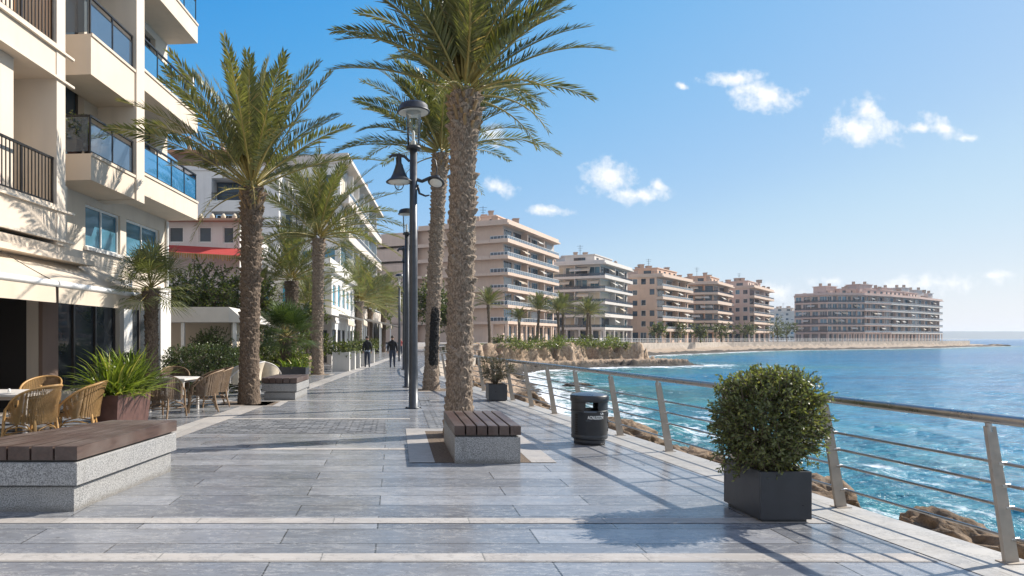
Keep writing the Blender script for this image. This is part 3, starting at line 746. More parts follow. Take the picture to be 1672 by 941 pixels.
palm('palm_tree', 'slender young palm against the teal windows', -6.6, 33, 4.2, .14, .10, .11, (.1, 0), 29, me_small, None, (20, 80), 'trunk_dark', rz=.9, cs=.36, group='small palms among the cafe terraces')
# palms standing before the blocks across the cove
far_p = [(12.1, 86, 5.0, .75, .95, 'lone palm on the grassy cliff top before the pink apartment block'), (18.6, 101, 3.6, .62, .95, 'leftmost palm of the clump before the pink apartment block'),
         (21.8, 103, 5.0, .9, .95, 'palm with a pale trunk in the clump before the pink block'), (24.6, 101, 4.6, .8, .95, 'bushy palm in the middle of the clump before the pink block'), (26.4, 106, 5.2, .9, .95, 'palm in front of the right corner of the pink block'),
         (29.6, 104, 4.6, .85, .95, 'palm at the gap between the pink and the grey blocks'), (31.4, 108, 4.4, .8, .95, 'palm at the foot of the grey block, left of its white porch')]
for i, (x, y, H, cs, z, lb) in enumerate(far_p):
    palm('palm_tree', lb, x, y, H, .24, .17, .2, (.2*(i % 3-1), 0), 60+i, me_small, None, (14, 50), 'trunk_dark', rz=i*1.3, z=z, cs=cs, group='palms across the cove')

# fan leaves: blades radiating from the end of a stalk
def fan_leaf(mb, base, az, el, ls, lr, nb, rs_, droop=.35, w=.028):
    T = Vector((math.cos(az)*math.cos(el), math.sin(az)*math.cos(el), math.sin(el)))
    S = Vector((-math.sin(az), math.cos(az), 0)); N = S.cross(T); N = N if N.z > 0 else -N
    hub = Vector(base)+T*ls; mb.tube([base, tuple(hub)], [.012, .008], 4, 1, False)
    for k in range(nb):
        a = R(-115+230*k/(nb-1))
        D = (T*math.cos(a)+S*math.sin(a)+N*(.12+.1*rs_.random())).normalized()
        l = lr*(.72+.28*math.cos(a))*rs_.uniform(.9, 1.08); W = D.cross(N).normalized()*w*.5
        mid = hub+D*l*.55; tip = hub+D*l+Vector((0, 0, -droop*l*rs_.uniform(.3, 1)))
        mb.add([tuple(hub), tuple(mid+W), tuple(tip), tuple(mid-W)], [(0, 1, 2, 3)], 0)
def fan_crown(seed, n, ls, lr, nb, e0, e1, w=.028, droop=.35):
    rs_ = random.Random(seed); mb = MB()
    for i in range(n):
        f = (i+.5)/n; fan_leaf(mb, (0, 0, .1*f), i*2.39996+rs_.gauss(0, .15), R(e0+(e1-e0)*f)+rs_.gauss(0, .1), ls*rs_.uniform(.8, 1.1), lr*rs_.uniform(.85, 1.1), nb, rs_, droop, w)
    return mb
root = thing('fan_palm', 'slim fan palm growing by the end of the beige awning', 'palm tree', (-5.72, 15.9, 0), 0, 'small palms among the cafe terraces')
V, F, at = make_trunk(2.8, .17, .135, .17, (-.05, 0), 71, 48, 190, .09, .07, .03); np_mesh('trunk', V, F, M['trunk_dark'], root, attrs=at)
fan_crown(72, 44, .62, .68, 24, -32, 82, .030, .3).build('crown', [M['frond_pale'], M['rachis']], root).location = (-.05, 0, 2.75)
root = thing('fan_palm', 'low dark spreading fan palm behind the second bench', 'palm tree', (-4.05, 25, 0), 0, 'small palms among the cafe terraces')
V, F, at = make_trunk(1.7, .2, .18, .22, (0, 0), 75, 40, 120, .1, .08, .04); np_mesh('trunk', V, F, M['trunk_dark'], root, attrs=at)
fan_crown(76, 40, .75, .9, 26, -25, 80, .045, .3).build('crown', [M['frond_deep'], M['rachis']], root).location = (0, 0, 1.62)

# leaf clouds for bushes, hedges and trees
def leaf(mb, p, d, n, l, w, mat=0):
    d = d.normalized(); s = d.cross(n)
    if s.length < 1e-3: s = d.cross(Vector((.3, .5, .8)))
    s = s.normalized()*w*.5; m = p+d*l*.5
    mb.add([tuple(p), tuple(m+s), tuple(p+d*l), tuple(m-s)], [(0, 1, 2, 3)], mat)
def rv(rs_): 
    while True:
        v = Vector((rs_.uniform(-1, 1), rs_.uniform(-1, 1), rs_.uniform(-1, 1)))
        if .05 < v.length < 1: return v.normalized()
def bush_cloud(mb, c, size, n, l, w, rs_, pw=2.0, inner=.55, clump=14, up=.25, bumpy=.16):
    """leaves in sprigs, spread through the shell of a lumpy rounded body"""
    c = Vector(c); sx, sy, sz = size
    ks = [(rv(rs_), rs_.uniform(-bumpy, bumpy)) for _ in range(26)]
    m = n//clump
    for i in range(m):
        d = rv(rs_)
        r = (abs(d.x)**pw+abs(d.y)**pw+abs(d.z)**pw)**(-1/pw)
        r *= 1+sum(a*max(0, d.dot(k)-.75)*4 for k, a in ks)
        r *= inner+(1-inner)*rs_.random()**.55
        P = c+Vector((d.x*sx, d.y*sy, d.z*sz))*r
        ax = (d+rv(rs_)*.8+Vector((0, 0, up))).normalized()
        tl = l*rs_.uniform(1.6, 3.2)
        mb.tube([tuple(P-ax*tl*.5), tuple(P+ax*tl)], [.006*l/.05, .003*l/.05], 3, 1, False)
        for k in range(clump):
            q = P+ax*tl*(k/clump*1.4-.4)
            leaf(mb, q, ax*.7+rv(rs_), rv(rs_), l*rs_.uniform(.65, 1.2), w*rs_.uniform(.8, 1.2))
def hedge(name, label, cat, x0, x1, y0, y1, z0, z1, n, l, w, mat, seed, group=None, rz=0):
    rs_ = random.Random(seed); root = thing(name, label, cat, ((x0+x1)/2, (y0+y1)/2, z0), rz, group)
    mb = MB(); sx, sy, sz = (x1-x0)/2, (y1-y0)/2, (z1-z0)/2
    bush_cloud(mb, (0, 0, sz), (sx, sy, sz), n, l, w, rs_, 7, .72, 10, .2, .06)
    mb.build('foliage', [mat, M['twig']], root)
    return root
def tree(name, label, x, y, H, cz, size, n, l, w, mat, seed, group='leafy trees and shrubs', z=0):
    rs_ = random.Random(seed); root = thing(name, label, 'tree', (x, y, z), 0, group)
    tr = MB(); tr.tube([(0, 0, 0), (.05, .02, H*.4), (0, 0, H*.7)], [.14*H/4, .10*H/4, .06*H/4], 8)
    mb = MB()
    lobes = [(0, 0, cz, 1)]+[(rs_.uniform(-.6, .6)*size[0], rs_.uniform(-.6, .6)*size[1], cz+rs_.uniform(-.45, .55)*size[2], rs_.uniform(.4, .62)) for _ in range(7)]
    for (a, b, c, s_) in lobes:
        bush_cloud(mb, (a, b, c), (size[0]*s_, size[1]*s_, size[2]*s_), int(n*(.3 if s_ == 1 else .1)), l, w, rs_, 2, .5, 12, .2, .25)
        tr.tube([(0, 0, H*.35), (a*.5, b*.5, (c+H*.4)/2), (a, b, c)], [.06*H/4, .04*H/4, .02*H/4], 5)
    tr.build('trunk', M['twig'], root); mb.build('crown', [mat, M['twig']], root); return root

def planter_box(mb, x0, x1, y0, y1, z1, t_=.02, z0=.03, mat=0):
    mb.cbox(x0, x1, y0, y0+t_, z0, z1, .004, mat); mb.cbox(x0, x1, y1-t_, y1, z0, z1, .004, mat)
    mb.cbox(x0, x0+t_, y0+t_+.001, y1-t_-.001, z0, z1, .004, mat); mb.cbox(x1-t_, x1, y0+t_+.001, y1-t_-.001, z0, z1, .004, mat)
    mb.box(x0+.03, x1-.03, y0+.03, y1-.03, 0, z0+.02, mat)
# square planter with the clipped bush, right foreground
root = thing('planter_bush', 'big rounded leafy bush in a charcoal square planter beside the railing', 'planter', (3.44, 6.25, 0), 0, 'planted boxes by the railing')
mb = MB(); planter_box(mb, -.225, .225, -.33, .34, .45); mb.build('planter_box', M['planter_dark'], root)
mb = MB(); mb.box(-.2, .2, -.3, .31, .3, .41); mb.build('soil', M['soil'], root)
rs_ = random.Random(5); mb = MB()
bush_cloud(mb, (.02, 0, .87), (.375, .41, .40), 17500, .042, .019, rs_, 3.0, .45, 13, .3, .12)
bush_cloud(mb, (-.02, 0, .56), (.33, .36, .18), 1000, .05, .02, rs_, 2.2, .6, 12, -.2, .1)
bush_cloud(mb, (.03, 0, 1.14), (.32, .33, .14), 1500, .05, .02, rs_, 2.2, .5, 12, .9, .1)
mb.build('foliage', [M['leaf_bush'], M['twig']], root)
st = MB()
for i in range(22):
    a = rs_.random()*6.28; r_ = rs_.uniform(.03, .15); e = Vector((math.cos(a)*rs_.uniform(.1, .42), math.sin(a)*rs_.uniform(.1, .42), rs_.uniform(.7, 1.2)))
    b0 = Vector((math.cos(a)*r_, math.sin(a)*r_, .38)); st.tube([tuple(b0), tuple(b0.lerp(e, .5)+Vector((0, 0, .06))), tuple(e)], [.012, .009, .004], 5)
st.build('stem', M['twig'], root)
root = thing('planter_bush', 'small sparse greyish round shrub in a charcoal box past the tall palm', 'planter', (2.66, 17.7, 0), 0, 'planted boxes by the railing')
mb = MB(); planter_box(mb, -.24, .24, -.3, .3, .43); mb.build('planter_box', M['planter_dark'], root)
mb = MB(); mb.box(-.2, .2, -.26, .26, .3, .39); mb.build('soil', M['soil'], root)
mb = MB(); bush_cloud(mb, (0, 0, .82), (.42, .40, .33), 3000, .05, .016, rs_, 2.2, .45, 11, .3, .14); mb.build('foliage', [M['leaf_olive'], M['twig']], root)
st = MB()
for i in range(26):
    a = rs_.random()*6.28; e = Vector((math.cos(a)*rs_.uniform(.1, .4), math.sin(a)*rs_.uniform(.1, .38), rs_.uniform(.65, 1.05)))
    st.tube([(0, 0, .36), tuple(e*.5+Vector((0, 0, .22))), tuple(e)], [.016, .009, .004], 5)
st.build('stem', M['twig'], root)

# rust-brown trough with blade-leaved plants between the cafe tables
root = thing('planter_trough', 'rust-brown trough of long spiky green leaves beside the wicker chairs', 'planter', (-4.85, 11.95, 0), R(-4), 'planted boxes on the cafe side')
mb = MB()
def taper_box(mb, x0, x1, y0, y1, z1, k):
    vs = [(x0+k, y0+k, .0), (x1-k, y0+k, .0), (x1-k, y1-k, .0), (x0+k, y1-k, .0), (x0, y0, z1), (x1, y0, z1), (x1, y1, z1), (x0, y1, z1), (x0+.03, y0+.03, z1), (x1-.03, y0+.03, z1), (x1-.03, y1-.03, z1), (x0+.03, y1-.03, z1), (x0+.03, y0+.03, z1-.08), (x1-.03, y0+.03, z1-.08), (x1-.03, y1-.03, z1-.08), (x0+.03, y1-.03, z1-.08)]
    fs = [(3, 2, 1, 0)]
    for b in (0, 4, 8): fs += [(b+i, b+(i+1) % 4, b+4+(i+1) % 4, b+4+i) for i in range(4)]
    mb.add(vs, fs, 0)
taper_box(mb, -.24, .24, -.62, .68, .66, .05); mb.build('planter_box', M['planter_brown'], root)
mb = MB(); mb.box(-.185, .185, -.56, .62, .5, .6); mb.build('soil', M['soil'], root)
def blades(mb, c, n, lmin, lmax, w, rs_, spread=(.25, 1.1), rx=.25, ry=.45):
    for i in range(n):
        b = Vector(c)+Vector((rs_.uniform(-rx, rx), rs_.uniform(-ry, ry), 0)); az = rs_.random()*6.28; el = math.pi/2-rs_.uniform(*spread)
        L = rs_.uniform(lmin, lmax); dr = rs_.uniform(.3, 1.5); p = b; vs = []; k = 6
        S = Vector((-math.sin(az), math.cos(az), 0))
        for j in range(k):
            tt = j/(k-1); e = el-dr*tt*tt; ww = w*math.sin(math.pi*(.12+.88*tt))**.8*.5 if j < k-1 else .001
            nrm = Vector((math.cos(az)*math.sin(e), math.sin(az)*math.sin(e), -math.cos(e)))
            vs += [tuple(p-S*ww-nrm*ww*.5), tuple(p), tuple(p+S*ww-nrm*ww*.5)]
            p = p+Vector((math.cos(az)*math.cos(e), math.sin(az)*math.cos(e), math.sin(e)))*L/(k-1)
        mb.add(vs, [f for j in range(k-1) for f in ((3*j, 3*j+1, 3*j+4, 3*j+3), (3*j+1, 3*j+2, 3*j+5, 3*j+4))], 0, True)
rs_ = random.Random(9)
mb = MB(); blades(mb, (0, .05, .56), 430, .55, 1.12, .045, rs_, (.1, 1.25), .17, .52); bush_cloud(mb, (.06, .1, .7), (.22, .6, .14), 1500, .045, .02, rs_, 2.5, .4, 10, .4)
mb.build('foliage', [M['leaf_blade'], M['twig']], root)
# hedges, shrubs and trees on the cafe side
hedge('hedge', 'long clipped hedge end beside the far cafe table', 'hedge', -6.75, -4.75, 19.2, 22.4, 0, 1.30, 19000, .062, .036, M['leaf_hedge'], 81)
hedge('hedge', 'low hedge under the shop window behind the spiky trough', 'hedge', -7.6, -6.85, 16.6, 19.0, 0, 1.15, 6000, .06, .035, M['leaf_hedge'], 82)
tree('tree', 'big dense shrubby tree rising above the flat canopy', -8.1, 28.5, 3.6, 3.55, (1.9, 1.5, 1.15), 7500, .15, .07, M['leaf_tree'], 83)
tree('tree', 'yellow-green shrubby tree just left of the feathery palm trunk', -6.25, 29.5, 3.6, 3.3, (.95, 1, 1.3), 3600, .15, .07, M['leaf_tree'], 84)
tree('shrub', 'dark round shrub standing under the flat canopy', -6.55, 24.2, 1.6, 1.35, (.75, .6, .6), 3600, .08, .04, M['leaf_hedge'], 85)
hedge('hedge', 'bright green low hedge beyond the clipped hedge end', 'hedge', -6.4, -4.9, 23.6, 26.5, 0, 1.25, 7000, .08, .045, M['leaf_tree'], 86)
tree('shrub', 'leafy shrub at the left of the dark fan palm', -4.65, 21.8, 1.3, .72, (.42, .5, .48), 2600, .07, .035, M['leaf_tree'], 87)
tree('shrub', 'low bright shrub at the right of the dark fan palm', -3.55, 24.6, 1, .62, (.45, .5, .42), 1900, .08, .04, M['leaf_blade'], 88)
tree('shrub', 'green mound under the short thick palm', -5.1, 35, 2.8, 2.7, (1.5, 1.2, .65), 3200, .14, .07, M['leaf_tree'], 89)
tree('tree', 'bushy green tree beyond the arching palm under the white balconies', -5.6, 62, 5.2, 4.2, (2.2, 2.2, 1.7), 3600, .3, .15, M['leaf_tree'], 90)
tree('tree', 'olive green tree at the far end of the row of awnings', -3.2, 92, 5.5, 4.4, (2.2, 2.2, 1.9), 3200, .34, .17, M['leaf_tree'], 91)
tree('tree', 'pale tree beyond the promenade between lamp post and scorched palm', 4.2, 84, 7.5, 6.4, (2.2, 2.2, 2.4), 3200, .34, .17, M['leaf_tree'], 92)
tree('tree', 'green tree seen between the two tall palm trunks', 7.4, 88, 6.2, 4.8, (2.1, 2.0, 2.2), 3200, .34, .17, M['leaf_tree'], 93)
for i, (x, y, sx, sz, lb) in enumerate([(13.6, 88, 1.1, .55, 'low shrub on the cliff top by the lone palm'), (17.2, 96, 1.3, .6, 'low shrub below the corner of the pink block'), (20.4, 97, 1.2, .7, 'bright shrub at the foot of the palm clump'), (24.0, 97, 1.5, .6, 'wide shrub in the middle of the cliff top planting'), (28.5, 99, 1.8, .8, 'yellow-green shrub mound near the grey block'), (33.2, 103, 1.4, .7, 'shrub at the right end of the cliff top planting')]):
    tree('shrub', lb, x, y, 1.1, .45, (sx, 1, sz), 900, .2, .1, M['leaf_blade'] if i % 2 else M['leaf_tree'], 100+i, 'shrubs on the cliff top', .85)
for i, (x, y, s_, lb) in enumerate([(78, 170+16, 2.6, 'tree with sparse crown before the salmon block'), (65.5, 168, 2.2, 'tree at the left foot of the salmon block'), (96, 198, 2.6, 'tree between the two farther salmon blocks'), (112, 216, 3.0, 'tree at the left foot of the last salmon block'), (134, 236, 3.6, 'dark tree beside the hazy low block'), (143, 246, 3.4, 'rounded tree left of the long curved block'), (82, 181, 2.2, 'small tree before the right wing of the salmon block')]):
    tree('tree', lb, x, y, s_*1.9, s_*1.35, (s_, s_, s_*.9), 1100, .42, .22, M['leaf_tree'], 120+i, 'trees along the far beach', .45)
# pale flower boxes in a row along the left edge
fb0 = None
for i, yb in enumerate((33.6, 35.6, 37.6, 39.8, 42.2, 44.8)):
    lb = ['nearest pale square flower box beyond the arching palm', 'second pale flower box of the row on the left', 'third pale flower box of the row on the left', 'pale flower box with low greenery, fourth of the row', 'pale flower box before the far palm, fifth of the row', 'last pale flower box, touching the far palm trunk'][i]
    x = LX(yb)-.9
    if fb0 is None:
        fb0 = thing('flower_box', lb, 'planter', (x, yb, 0), 0, 'pale flower boxes along the left edge')
        mb = MB(); planter_box(mb, -.42, .42, -.42, .42, .95, .05, 0); mb.build('planter_box', M['planter_white'], fb0)
        mb = MB(); bush_cloud(mb, (0, 0, 1.05), (.5, .5, .32), 900, .10, .06, rs_, 2.4, .4, 10, .4); mb.build('foliage', [M['leaf_tree'], M['twig']], fb0)
    else: dup(fb0, (x, yb, 0), i*1.57, lb)
root = thing('planter_bowl', 'low dark planter trough with yellow-green plants behind the second bench', 'planter', (-3.3, 21.6, 0), R(-4), 'planted boxes on the cafe side')
mb = MB(); planter_box(mb, -.5, .5, -.3, .3, .72, .05, 0); mb.build('planter_box', M['planter_dark'], root)
mb = MB(); blades(mb, (0, 0, .66), 60, .25, .5, .05, rs_, (.3, 1.3), .4, .2); mb.build('foliage', M['leaf_blade'], root)
# ground cover hanging over the lip of the low cliff
mb = MB(); rs_ = random.Random(77)
lip = [(14.8, 80.0, .9), (16.2, 81.5, .9), (18.2, 83.5, .95), (20, 85.2, .95), (21.6, 86.6, 1.0), (23.2, 87.6, 1), (24.8, 88.6, .95), (26.6, 89.4, .95), (28.4, 90.2, .9), (30, 91.4, .85), (31.4, 92.8, .75), (22.4, 88.4, 1), (25.6, 90, 1), (29, 92, .9)]
lip += [(15.5, 80.9, .75), (17.2, 82.6, .7), (19.2, 84.4, .75), (21, 85.9, .7), (24, 88, .7), (27.5, 89.7, .7), (30.6, 91.8, .6), (13.6, 78.6, .8)]
for (x, y, z) in lip:
    bush_cloud(mb, (x+rs_.uniform(-.4, .4), y+rs_.uniform(-.3, .5), z), (1.3, .9, .30), 420, .2, .07, rs_, 2, .4, 12, .2, .3)
tag(mb.build('ground_cover', [M['leaf_blade'], M['twig']]), kind='stuff')
# ------------------------------------------------------------------ benches
def slat_top(root, FL, FR, BL, BR, n, z0, z1, gap=.02):
    """planks running from the front edge to the back edge of a four-cornered top"""
    L = lambda a, b, t: Vector((a[0]+(b[0]-a[0])*t, a[1]+(b[1]-a[1])*t))
    wf = math.hypot(FR[0]-FL[0], FR[1]-FL[1]); g = gap/wf*.5
    for k in range(n):
        a, b = k/n+(g if k else 0), (k+1)/n-(g if k < n-1 else 0)
        q = [L(FL, FR, a), L(FL, FR, b), L(BL, BR, b), L(BL, BR, a)]
        c = .006; ctr = sum(q, Vector((0, 0)))/4
        mb = MB()
        lo = [(p.x, p.y, z0) for p in q]; mi = [(p.x, p.y, z1-c) for p in q]
        hi = []
        for p in q:
            d = (ctr-p); u = (L(FL, FR, .5)-L(FL, FR, .4)).normalized(); v = (Vector(BL)-Vector(FL)).normalized()
            s = math.copysign(c, d.dot(u)); t_ = math.copysign(c, d.dot(v)); hi.append((p.x+u.x*s+v.x*t_, p.y+u.y*s+v.y*t_, z1))
        mb.add(lo+mi+hi, [(3, 2, 1, 0)]+[(b_+i, b_+(i+1) % 4, b_+4+(i+1) % 4, b_+4+i) for b_ in (0, 4) for i in range(4)]+[(8, 9, 10, 11)])
        mb.build('plank', M['bench_wood'], root)
def inset(q, d):
    c = Vector((sum(p[0] for p in q)/4, sum(p[1] for p in q)/4)); out = []
    for p in q:
        v = Vector(p)-c; out.append((p[0]-math.copysign(d, v.x), p[1]-math.copysign(d, v.y)))
    return out
def bench(name, label, FL, FR, BL, BR, H, n, tiers, wood_t=.13, group='granite and timber benches'):
    c = ((FL[0]+FR[0]+BL[0]+BR[0])/4, (FL[1]+BL[1])/2)
    sh = lambda p: (p[0]-c[0], p[1]-c[1]); FL, FR, BL, BR = map(sh, (FL, FR, BL, BR))
    root = thing(name, label, 'bench', (c[0], c[1], 0), 0, group)
    slat_top(root, FL, FR, BL, BR, n, H-wood_t, H)
    q = [FL, FR, BR, BL]
    mb = MB(); mb.prism(inset(q, .05), H-wood_t-.022, H-wood_t-.001); mb.build('bearer', M['frame_dark'], root)
    for i, (z0, z1, ins) in enumerate(tiers):
        mb = MB(); qq = inset(q, ins); q2 = inset(q, ins+.008)
        n4 = [(p[0], p[1], z0) for p in qq]+[(p[0], p[1], z1-.008) for p in qq]+[(p[0], p[1], z1) for p in q2]
        mb.add(n4, [(3, 2, 1, 0)]+[(b_+k, b_+(k+1) % 4, b_+4+(k+1) % 4, b_+4+k) for b_ in (0, 4) for k in range(4)]+[(8, 9, 10, 11)])
        mb.build('granite_block', M['granite'], root)
    if len(tiers) > 1:
        mb = MB(); mb.prism(inset(q, .13), tiers[1][1]+.0005, tiers[0][0]-.0005); mb.build('spacer', M['frame_dark'], root)
    return root
bench('bench', 'large nearest granite bench with a weathered dark plank top by the cafe', (-4.25, 6.25), (-2.95, 6.25), (-3.46, 8.27), (-2.68, 8.27), .62, 6, [(.255, .468, .004), (0, .235, .055)], .128)
bench('bench', 'slatted bench on a single granite block at the tall palm', (.77, 8.72), (1.63, 8.72), (.76, 10.55), (1.64, 10.55), .49, 6, [(0, .345, .006)], .12)
bench('bench', 'farther low granite bench in front of the dark fan palm', (-3.5, 17.7), (-2.58, 17.7), (-3.42, 19.6), (-2.5, 19.6), .58, 5, [(.225, .43, .004), (0, .205, .05)], .13)

# ------------------------------------------------------------------ lamp posts
def lamp(label, x, y, H, s=1, arms=True, style=0):
    root = thing('lamp_post', label, 'lamp post', (x, y, 0), 0, 'lamp posts along the promenade')
    top = H-1.12*s
    mb = MB(); mb.lathe([(.0, 0), (.15*s, 0), (.15*s, .03), (.11*s, .035), (.108*s, .9), (.10*s, 1.0), (.095*s, top*.5), (.085*s, top), (0, top)], 20); mb.build('pole', M['pole'], root)
    mb = MB(); mb.lathe([(0, 0), (.19*s, 0), (.19*s, .012), (0, .012)], 24)
    for k in range(6): mb.lathe([(.02*s, .012), (.02*s, .035), (0, .04)], 6, (math.cos(k)*.165*s, math.sin(k)*.165*s, 0))
    mb.build('base_plate', M['pole'], root)
    if style == 0:
        mb = MB(); mb.lathe([(.085*s, top-.06), (.17*s, top-.05), (.17*s, top), (.13*s, top+.03), (0, top+.03)], 24); mb.build('collar', M['lamp_dark'], root)
        mb = MB(); g0 = top+.03; g1 = top+.80*s
        mb.lathe([(.142*s, g0), (.146*s, g0+.1*s), (.175*s, g1)], 32); gl = mb.build('glass', M['lamp_glass'], root)
        mb = MB(); mb.lathe([(.06*s, g0), (.06*s, g0+.09*s), (.045*s, g0+.12*s), (0, g0+.12*s)], 16); mb.lathe([(.03*s, g0+.12*s), (.035*s, g0+.3*s), (.01*s, g0+.36*s), (0, g0+.37*s)], 12); mb.build('bulb', M['lamp_white'], gl)
        mb = MB(); mb.lathe([(0, g1+.02*s), (.20*s, g1+.015*s), (.345*s, g1-.005*s)], 40, mat=1)
        mb.lathe([(.345*s, g1-.005*s), (.375*s, g1), (.375*s, g1+.03*s), (.345*s, g1+.04*s), (.33*s, g1+.15*s), (.28*s, g1+.20*s), (.16*s, g1+.235*s), (0, g1+.25*s)], 40); mb.build('cap', [M['lamp_dark'], M['lamp_white']], root)
    else:
        mb = MB(); mb.tube([(-.34, 0, top+.55), (-.26, 0, top+.66), (.26, 0, top+.66), (.34, 0, top+.55)], .06, 8); mb.lathe([(.12, top), (.09, top+.1), (.07, top+.5), (.12, top+.62), (.1, top+.78), (0, top+.8)], 16); mb.build('head', M['lamp_dark'], root)
    if arms:
        def bell(px, pz, mname):
            mb = MB()
            prof = [(0, .70), (.018, .70), (.022, .64), (.05, .62), (.06, .46), (.085, .42), (.10, .36), (.15, .22), (.20, .12), (.295, .045), (.31, .03), (.305, .015), (.26, .03)]
            mb.lathe([(r*s, z*s) for r, z in prof], 28, (px, 0, pz)); mb.box(px-.075*s, px-.045*s, -.05*s, .05*s, pz+.42*s, pz+.58*s)
            b = mb.build('bell_shade', M['lamp_dark'], root)
            mb = MB(); mb.lathe([(.26*s, .03*s), (.20*s, -.015*s), (0, -.03*s)], 24, (px, 0, pz)); mb.build('lens', M['lamp_white'], b)
            mb = MB(); mb.tube([(px+math.cos(a)*.10*s, 0, pz-.03*s+math.sin(a)*.13*s) for a in [R(180+k*15) for k in range(13)]], .012*s, 6); mb.build('guard', M['lamp_dark'], b)
        bell(-.33*s, 5.22*s, 'l')
        mb = MB(); mb.tube([(-.09*s, 0, 5.72*s), (-.2*s, 0, 5.83*s), (-.33*s, 0, 5.87*s), (-.5*s, 0, 5.86*s), (-.56*s, 0, 5.80*s)], [.03*s, .032*s, .04*s, .035*s, .02*s], 8); mb.tube([(-.08*s, 0, 5.26*s), (-.2*s, 0, 5.30*s)], .025*s, 8); mb.build('bracket', M['lamp_dark'], root)
        # right arm carries a smaller lamp turned away to the side, with a curled hook
        mb = MB(); mb.tube([(.08*s, 0, 5.30*s), (.2*s, 0, 5.26*s), (.38*s, 0, 5.34*s), (.55*s, 0, 5.36*s)], [.045*s, .04*s, .04*s, .05*s], 8)
        mb.tube([(.52*s, 0, 5.36*s), (.545*s, 0, 5.55*s), (.51*s, 0, 5.74*s), (.46*s, 0, 5.78*s)], .018*s, 6)
        mb.tube([(.09*s, 0, 5.18*s), (.14*s, 0, 4.98*s), (.28*s, 0, 4.92*s), (.37*s, 0, 4.94*s)], [.03*s, .028*s, .022*s, .016*s], 8); mb.build('bracket', M['lamp_dark'], root)
        mb = MB(); mb.lathe([(0, .2), (.05, .2), (.09, .12), (.19, .04), (.2, .02), (.15, .0)], 20, (0, 0, 0)); ob = mb.build('bell_shade', M['lamp_dark'], root); ob.location = (.52*s, 0, 5.22*s); ob.rotation_euler = (R(-25), R(15), 0); ob.scale = (s, s, s)
        mb = MB(); mb.lathe([(.155, .005), (.1, -.02), (0, -.03)], 20); mb.build('lens', M['lamp_white'], ob)
lamp('nearest lamp post, tallest, carrying a hanging bell lamp under its glass lantern', .426, 15.6, 7.17)
lamp('second lamp post with a smaller glass lantern just behind the nearest one', .39, 22.3, 5.98, .78, False)
lamp('third lamp post with a dark cross-shaped head', .47, 35, 6.5, .8, False, 1)
lamp('fourth lamp post, thin and dark, by the right-hand walking person', .32, 48, 6.3, .85, False)
lamp('farthest lamp post with a small glass lantern', .36, 63, 5.6, .85, False)

# ------------------------------------------------------------------ railing
rail = thing('railing', 'stainless steel railing with leaning flat posts and thin bars along the sea edge', 'railing', (RX(5), 5, 0))
up = Vector((-.106, 1, 0)).normalized(); nrm = Vector((1, .106, 0)).normalized(); LEAN = .185
def RP(y, off, z): b = Vector((RX(y), y, 0)); return b+nrm*off+Vector((0, 0, z))
ctrl = [(RX(y), y) for y in np.arange(1.66, 31, 1.6)]
post_pts = [(Vector((x, y, 0)), up, nrm) for x, y in ctrl]
far_edge = [(1.78, 32.6), (1.74, 34.2), (1.78, 35.8), (1.95, 37.4), (2.13, 39), (2.3, 40.6), (2.5, 42.2), (2.68, 43.8), (2.85, 45.6), (3.15, 47.2), (3.55, 48.8), (3.95, 50.4), (4.35, 52), (4.75, 53.6), (5.15, 55.2), (5.6, 56.6), (6.1, 58.1), (6.6, 59.6), (7.1, 61.2), (7.6, 62.8), (8.15, 64.5)]
for i, p in enumerate(far_edge):
    a = far_edge[max(0, i-1)]; b = far_edge[min(len(far_edge)-1, i+1)]; u = Vector((b[0]-a[0], b[1]-a[1], 0)).normalized()
    post_pts.append((Vector((p[0]-.05, p[1], 0)), u, Vector((u.y, -u.x, 0))))
for b, u, n_ in post_pts:
    mb = MB(); vs = []
    for z, w_, l in ((0, .055, 0), (.99, .038, -LEAN*.94)):
        for (a, c) in ((-1, -1), (1, -1), (1, 1), (-1, 1)): vs.append(tuple(b+n_*(l+a*w_)+u*(c*.013)+Vector((0, 0, z))))
    mb.add(vs, [(3, 2, 1, 0), (4, 5, 6, 7)]+[(i, (i+1) % 4, 4+(i+1) % 4, 4+i) for i in range(4)])
    mb.add([tuple(b+n_*a+u*c+Vector((0, 0, z))) for z in (.001, .012) for (a, c) in ((-.075, -.05), (.075, -.05), (.075, .05), (-.075, .05))], [(4, 5, 6, 7)]+[(i, (i+1) % 4, 4+(i+1) % 4, 4+i) for i in range(4)])
    po = mb.build('post', M['post_steel'], rail, loc=[-a for a in rail.location])
    if b.y < 24:
        for z in (.17, .40, .56, .72):
            mb = MB(); c = b+n_*(-LEAN*z)+Vector((0, 0, z)); mb.tube([tuple(c+n_*.02), tuple(c+n_*.09)], .017, 8); mb.build('bar_holder', M['steel'], po)
        mb = MB(); mb.tube([tuple(b+n_*(-LEAN*.95)+Vector((0, 0, .95))), tuple(b+n_*(-LEAN)+Vector((0, 0, 1.03)))], .02, 8); mb.build('rail_bracket', M['steel'], po)
def along(off, z): return [tuple(b+n_*(off-LEAN*z)+Vector((0, 0, z))) for b, u, n_ in post_pts]
mb = MB(); mb.tube(along(0, 1.05), .037, 16); wpart(mb, 'top_rail', M['steel'], rail)
for z in (.17, .40, .56, .72):
    mb = MB(); mb.tube(along(.075, z), .0125, 8); wpart(mb, 'bar', M['steel'], rail)

